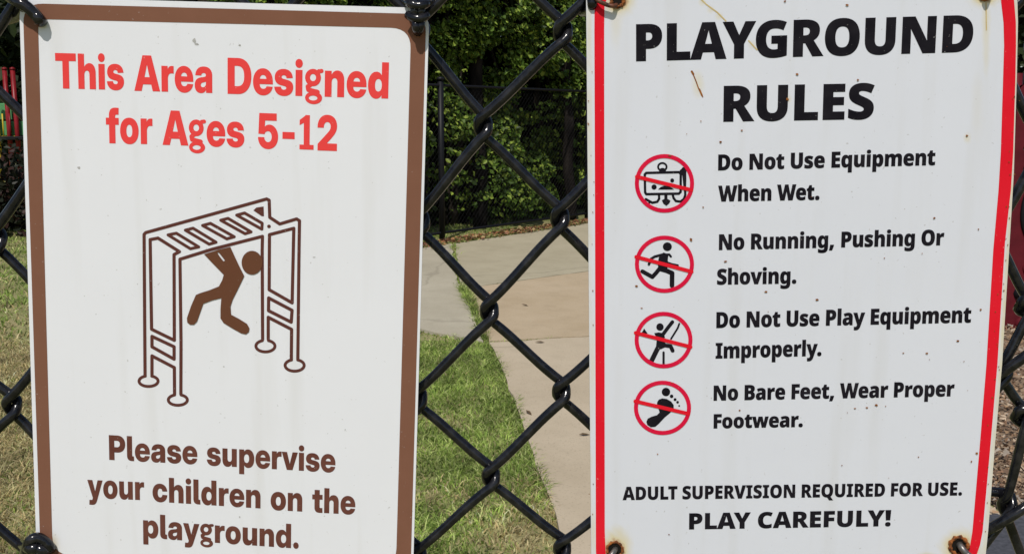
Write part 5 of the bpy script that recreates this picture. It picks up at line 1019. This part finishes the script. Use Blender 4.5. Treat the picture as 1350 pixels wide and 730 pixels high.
outer = [(783.6, 40), (784, -6), (789, -16), (800, -20), (1040, -26), (1310, -32), (1326, -29), (1334, -20), (1336.5, -5), (1339.3, 30), (1339.5, 60), (1338.8, 100), (1335.8, 200), (1332.8, 250), (1325, 320), (1315, 480), (1305.5, 590), (1295.5, 700), (1292, 718), (1286, 735), (1276, 746), (1262, 750), (1040, 753), (806, 757), (793, 752), (787, 743), (785.6, 725), (785.3, 600), (784.5, 300)]
inner = [(796.5, 40), (797, 6), (801, -3), (812, -8), (1040, -13), (1296, -19), (1310, -17), (1317, -10), (1319.5, 0), (1323, 30), (1323.8, 60), (1322.6, 100), (1319.5, 200), (1316.5, 250), (1309.5, 330), (1300.5, 480), (1291.5, 590), (1282, 700), (1279, 718), (1273, 730), (1262, 736), (1040, 741), (812, 744), (803, 740), (798.5, 730), (797.3, 700), (796.8, 300)]
S2.print('border', [ccw(outer), cw(inner)], m_bred, 1)
H, T = GLYPH_HEAD, GLYPH_TEXT
lett(S2, 'PLAYGROUND', [('PLAYGROUND', 839, 80.8, 1281.3, 68.4, 48)], m_bk, lean2, H, 714)
lett(S2, 'RULES', [('RULES', 954, 160.4, 1151, 156.8, 46.5)], m_bk, lean2, H, 714)
def words(line, x0, y0, x1, y1, h):
    """place the words of a line by their natural widths"""
    return [(line, x0, y0, x1, y1, h)]
for line, a in (('Do Not Use Equipment', (947, 224.6, 1232.4, 217.6, 20.4)), ('When Wet.', (947, 265.6, 1080, 263.2, 20.4)),
                ('No Running, Pushing Or', (948, 329.4, 1244, 323, 20.2)), ('Shoving.', (945.5, 375, 1049.5, 373.4, 20.2)),
                ('Do Not Use Play Equipment', (944.6, 432, 1279.6, 424.8, 20.4)), ('Improperly.', (943.6, 472.2, 1082.6, 468.6, 20)),
                ('No Bare Feet, Wear Proper', (941, 527.6, 1257.6, 521.8, 19.4)), ('Footwear.', (941, 564.2, 1058, 562.2, 18.4))):
    lett(S2, line, words(line, *a), m_bk, lean2, T, 714)
lett(S2, 'ADULT SUPERVISION REQUIRED FOR USE.', [('ADULT SUPERVISION REQUIRED FOR USE.', 821, 658.6, 1268, 652.4, 17.2)], m_bk, lean2, H, 714)
lett(S2, 'PLAY CAREFULY!', [('PLAY CAREFULY!', 908.6, 697.2, 1174, 692.8, 21)], m_bk, lean2, H, 714)

def picto(figure, cxp, cyp, rx, ry, s0, s1, what):
    f = S2.print('pictogram', figure, m_bk, 1, label='black %s inside a red prohibition ring' % what)
    S2.print('prohibition_ring', ring(cxp, cyp, rx - 2.9, ry - 2.9, 5.4), m_ring, 2, parent=f)
    S2.print('prohibition_bar', stroke([s0, s1], 4.9), m_bred, 3, parent=f)
k = lambda ox, oy, z: (lambda *p: [(ox + a / z, oy + b / z) for a, b in p])
q = k(840, 195, 8.11)
fig = stroke([(852, 228), (895.5, 227), (897.5, 229.5), (897.3, 253), (895, 255.3), (852, 256), (850.5, 253.5), (850, 230)], 3.3, True)
fig += ring(873.2, 220, 5.6, 5.0, 2.6, 20) + [ccw(ell(873.4, 225, 4.6, 3.6, 16)), ccw(ell(862.3, 246.6, 3.5, 3.5, 14)), ccw(ell(886.2, 238, 2.6, 2.8, 14)), ccw([(867.5, 250), (871, 246.5), (876, 245), (882, 245.5), (889, 250)])]
fig += stroke([(901.5, 223.5), (902.5, 236), (902.8, 248)], 6.4, w2=3.5) + [ccw(q((455, 240), (500, 205), (530, 230), (525, 275), (480, 290))) ]
fig += stroke([(903, 249), (903.5, 257), (901.5, 262.5), (897, 265.8), (891, 265), (888, 261), (886.8, 256.5)], 3.2)
fig += stroke([(868.8, 257), (869, 262), (866.5, 266), (860, 267.3), (854, 264), (851.5, 262.5)], 3.2) + stroke([(857, 266), (855, 268.6)], 2.6)
fig += stroke([(877.8, 256), (878, 266)], 4.2) + [ccw([(872.5, 264), (878, 261), (884, 264.5), (882.5, 268), (878.5, 271.5), (874.5, 268.5)])]
picto(fig, 876, 241.8, 39.3, 38.8, (839.5, 233), (911.5, 250.5), 'play equipment drawing')
q = k(830, 305, 8.59)
fig = [ccw(ell(879.8, 325.1, 6, 5.8, 18)), ccw(q((350, 262), (385, 238), (415, 250), (440, 262), (432, 330), (445, 360), (420, 445), (330, 440), (318, 370), (330, 300)))]
fig += stroke(q((375, 262), (285, 285), (245, 310), (218, 375)), 3.5) + stroke(q((405, 262), (450, 262), (468, 285)), 3.0) + stroke(q((440, 358), (480, 372), (545, 385)), 3.2)
fig += stroke(q((350, 425), (420, 445), (482, 472), (480, 612)), 6.2) + stroke(q((340, 420), (300, 470), (258, 515), (145, 452)), 5.4)
picto(fig, 876, 348.2, 39.2, 37.9, (838.7, 338.5), (912, 358), 'running figure')
q = k(830, 405, 8.59)
fig = [ccw(ell(870.1, 430.8, 4.9, 5.0, 18)), ccw(q((278, 292), (330, 282), (370, 290), (400, 330), (395, 390), (430, 440), (350, 475), (300, 430), (310, 350))), ccw(q((165, 238), (205, 296), (136, 290)))]
fig += stroke(q((375, 310), (430, 235), (485, 165)), 4.8) + stroke(q((563, 185), (545, 235), (470, 355)), 2.5) + stroke(q((335, 430), (290, 520), (240, 622)), 6.4)
fig += stroke(q((400, 430), (465, 440), (488, 490)), 5.2) + stroke(q((385, 510), (385, 640)), 3.1)
picto(fig, 874.8, 448, 38.4, 37.4, (838, 438.5), (910.5, 457), 'figure swinging badly')
q = k(830, 495, 8.59)
fig = [ccw(ell(878, 516.3, 5.6, 5.6, 18)), ccw(ell(885.4, 522, 2.4, 2.4, 12)), ccw(ell(890, 526.3, 2.0, 2.0, 12)), ccw(ell(893.3, 529.8, 1.8, 1.8, 12)), ccw(ell(895.4, 534.6, 1.2, 1.2, 10))]
fig += [ccw(q((312, 300), (330, 270), (370, 255), (420, 262), (470, 290), (500, 330), (500, 365), (460, 420), (400, 470), (330, 545), (290, 578), (240, 582), (200, 555), (190, 520), (205, 485), (250, 462), (310, 445), (340, 415), (330, 380), (310, 340)))]
picto(fig, 873.4, 537.2, 37.9, 36, (837.5, 528.5), (907.5, 545), 'bare footprint')

S2.print('rust_scratch', stroke([(912.5, 95), (917.5, 107), (921, 117), (926.5, 128)], 1.5) + stroke([(912, 94.5), (914, 98)], 2.8) + stroke([(922, 118), (925.5, 126)], 2.4), m_rust, 1)
m_frust = ink('faint_rust', (.50, .36, .14), (.60, .50, .28), 200)
S2.print('rust_streaks', stroke([(919, -6), (931, 6), (946, 17), (957, 28)], 1.8) + stroke([(987, 54), (998, 66)], 1.8) + stroke([(1300, 4), (1300.5, 40)], 1.4), m_frust, 1, kind='stuff')
spk = [(978, 172, 1.6, 1.2), (950, 187, 1.6, 1.3), (1038, 131, 2.2, 1.9), (1051, 98, 2, 1.3), (1131, 105.5, 1.8, 1.2), (1275, 179, 1.8, 1.4), (1117, 7, 2.2, 1.4), (1035, 2, 1.8, 1.3), (911, 316, 2.3, 2.4), (839, 377, 2, 1.6), (927, 273, 1.2, .9),
      (1232, 287.5, 2.2, 1.2), (956.5, 344.5, 2.2, 1.4), (1010, 384.5, 2.6, 1.2), (1077, 395, 2.4, 1.4), (1263, 449, 2, 1.4), (1222, 465.5, 2.0, 1), (1191, 465, 1.6, .8), (1155.5, 533.5, 2, 1.6), (1143, 537, 1.8, 1), (1127, 538, 1.6, .8), (975, 540.5, 1.6, 1), (1290, 302, 1.2, 1),
      (1293, 408, 1.6, 1.4), (1288, 597, 1.9, 1.7), (1281, 608, 1.2, 1.2), (924, 160, 1, .8), (1166, 340, 1, .8), (867, 598, 1, .8), (1110, 613, .9, .8), (1211, 602, 1, .8), (882, 704, 1, .8), (846, 406, 1.6, .8), (883, 205.5, 2.4, .9)]
r2 = np.random.default_rng(8)
for i in range(34):
    y = r2.uniform(120, 715); e = 1331 - (y - 250) * .078 + (r2.normal(0, 1.6) if i % 2 else r2.uniform(-9, -2)); spk.append((e + 2.5, y, r2.uniform(.5, 1.2), r2.uniform(.5, 1.5)))
for i in range(14):
    spk.append((r2.uniform(775, 783), r2.uniform(30, 715), r2.uniform(.5, 1.0), r2.uniform(.5, 1.2)))
for i in range(16):
    spk.append((r2.uniform(805, 1290), r2.uniform(20, 720), r2.uniform(.5, .9), r2.uniform(.4, .8)))
S2.specks('rust_specks', spk, m_rust, 4)
# rusted mounting holes: a raised worn ring round a flat disc coloured as the hole's shade
m_hole = mat_new('hole_shade', (.012, .01, .008), .9, .1)
def eyelet(S, x, y, r, mr, w=2.6, hr=.72):
    S.print('hole_shade_disc', [ell(x, y, r * hr, r * hr, 20)], m_hole, 2)
    n = 28; P = [(x + r * (1 + .05 * math.sin(i * 1.7)) * math.cos(i * 2 * math.pi / n), y + r * (1 + .06 * math.cos(i * 2.3)) * math.sin(i * 2 * math.pi / n)) for i in range(n)]; P += P[:2]
    v, f = tube_arrays(S.place(P, 2), np.array([w * .0004 * (1 + .35 * math.sin(i * 2.1)) for i in range(n + 2)]), 8)
    link('rusted_rim', mesh_np('rusted_rim', v, f, smooth=True), mr, S.root)
m_rim = mat_new('rust_rim', (.16, .055, .02), .9, .2); noise_mix(m_rim, (.05, .018, .01), (.36, .12, .03), 420, 6); bump(m_rim, 800, .0006, 4)
eyelet(S2, 814, 1.5, 8, m_rim, 2.2, .85); eyelet(S2, 1298, -8, 8, m_rim, 2.2, .85); eyelet(S2, 810.5, 724, 10, m_rim, 1.8, .9); eyelet(S2, 1264, 719, 11.5, m_rim, 2.6, .85)
eyelet(S1, 551, 42, 6.8, m_brown, .9, .98); eyelet(S1, 53.5, 29, 6.5, m_brown, .8, .98); eyelet(S1, 66, 722, 7, m_rim, .9, .9)

# ------------------------------------------------------------------ ties that hold the signs
def tie(paths, mat, label, rad):
    p0 = at(*paths[0][1])
    root = link('wire_tie', None, loc=tuple(p0), label=label, category='wire tie', group='ties holding the signs')
    for pts in paths:
        P_ = smooth_path([at(*p) for p in pts], 6) - p0
        v, f = tube_arrays(P_, rad, 10)
        # closed, rounded ends
        me = mesh_np('strand', v, f, smooth=True)
        link('strand', me, mat, root)
    return root
Y0 = YS
tie([[(-6, -22, YF + .012), (10, -6, YF - .010), (24, 3, Y0 - .004), (36, 10, Y0 - .0046), (47, 20, Y0 - .0042), (53, 27, Y0 - .0035), (55, 30, Y0 + .006)],
     [(14, -18, YF - .012), (22, -4, YF - .014), (30, 6, YF - .016), (24, 20, YF), (10, 26, YF + .012)]], m_vinyl, 'black coated tie through the top left hole of the left sign', .0030)
tie([[(538, -30, YF + .008), (544, -12, YF - .008), (546, 6, Y0 - .0044), (547, 26, Y0 - .0048), (549, 38, Y0 - .006), (551, 44, Y0 + .006)],
     [(566, -26, YF + .008), (558, -8, YF - .010), (555, 8, Y0 - .0044), (555, 26, Y0 - .0044), (553, 38, Y0 - .005), (551, 43, Y0 + .006)],
     [(536, 2, Y0 + .001), (541, 5, Y0 - .0060), (550, 8, Y0 - .0072), (560, 6, Y0 - .0060), (565, 2, Y0 + .001)],
     [(538, 20, Y0 - .004), (543, 23, Y0 - .0062), (551, 25, Y0 - .0072), (559, 23, Y0 - .0060), (562, 20, Y0 - .004)]], m_vinyl, 'bunched black tie through the top right hole of the left sign', .0023)
tie([[(30, 748, YF + .006), (33, 728, YF - .012), (39, 713, Y0 - .006), (50, 708, Y0 - .0052), (60, 714, Y0 - .0044), (66, 721, Y0 - .003), (68, 725, Y0 + .006)],
     [(28, 716, YF + .004), (38, 722, Y0 - .0052), (50, 722, Y0 - .0062), (58, 728, Y0 - .0052), (54, 742, YF - .006), (44, 752, YF + .008)]], m_vinyl, 'lumpy black tie at the bottom left corner of the left sign', .0029)
m_orust = mat_new('rusty_wire', (.05, .025, .018), .55, .4, .3); noise_mix(m_orust, (.02, .013, .012), (.16, .06, .03), 300, 5)
m_owire = mat_new('grey_wire', (.16, .15, .14), .4, .5, .7)
tie([[(766, -16, YF + .004), (776, -6, YF - .012), (788, 1, Y0 - .003), (801, 7, Y0 - .0035), (810, 8, Y0 - .0028), (816, 4, Y0 + .005)]], m_orust, 'thin rusty wire through the top left hole of the right sign', .0011)
tie([[(770, -14, YF - .004), (778, -4, YF - .012), (781, 6, YF - .015), (776, 14, YF - .005), (768, 16, YF + .008)]], m_vinyl, 'short black wire end beside the top left corner of the right sign', .0026)
tie([[(790, 756, YF + .004), (799, 742, Y0 - .004), (806, 731, Y0 - .0045), (811, 724, Y0 - .001), (813, 720, Y0 + .006)]], m_owire, 'dull wire in the rusted bottom left hole of the right sign', .0016)
tie([[(1296, 752, YF + .004), (1284, 738, Y0 - .0045), (1274, 729, Y0 - .005), (1266, 719, Y0 - .002), (1262, 713, Y0 + .006)]], m_owire, 'dull wire in the rusted bottom right hole of the right sign', .0019)
tie([[(1316, -40, YF + .004), (1308, -24, Y0 - .0045), (1302, -14, Y0 - .004), (1297, -6, Y0 + .004)]], m_owire, 'wire in the rusted top right hole of the right sign', .0016)
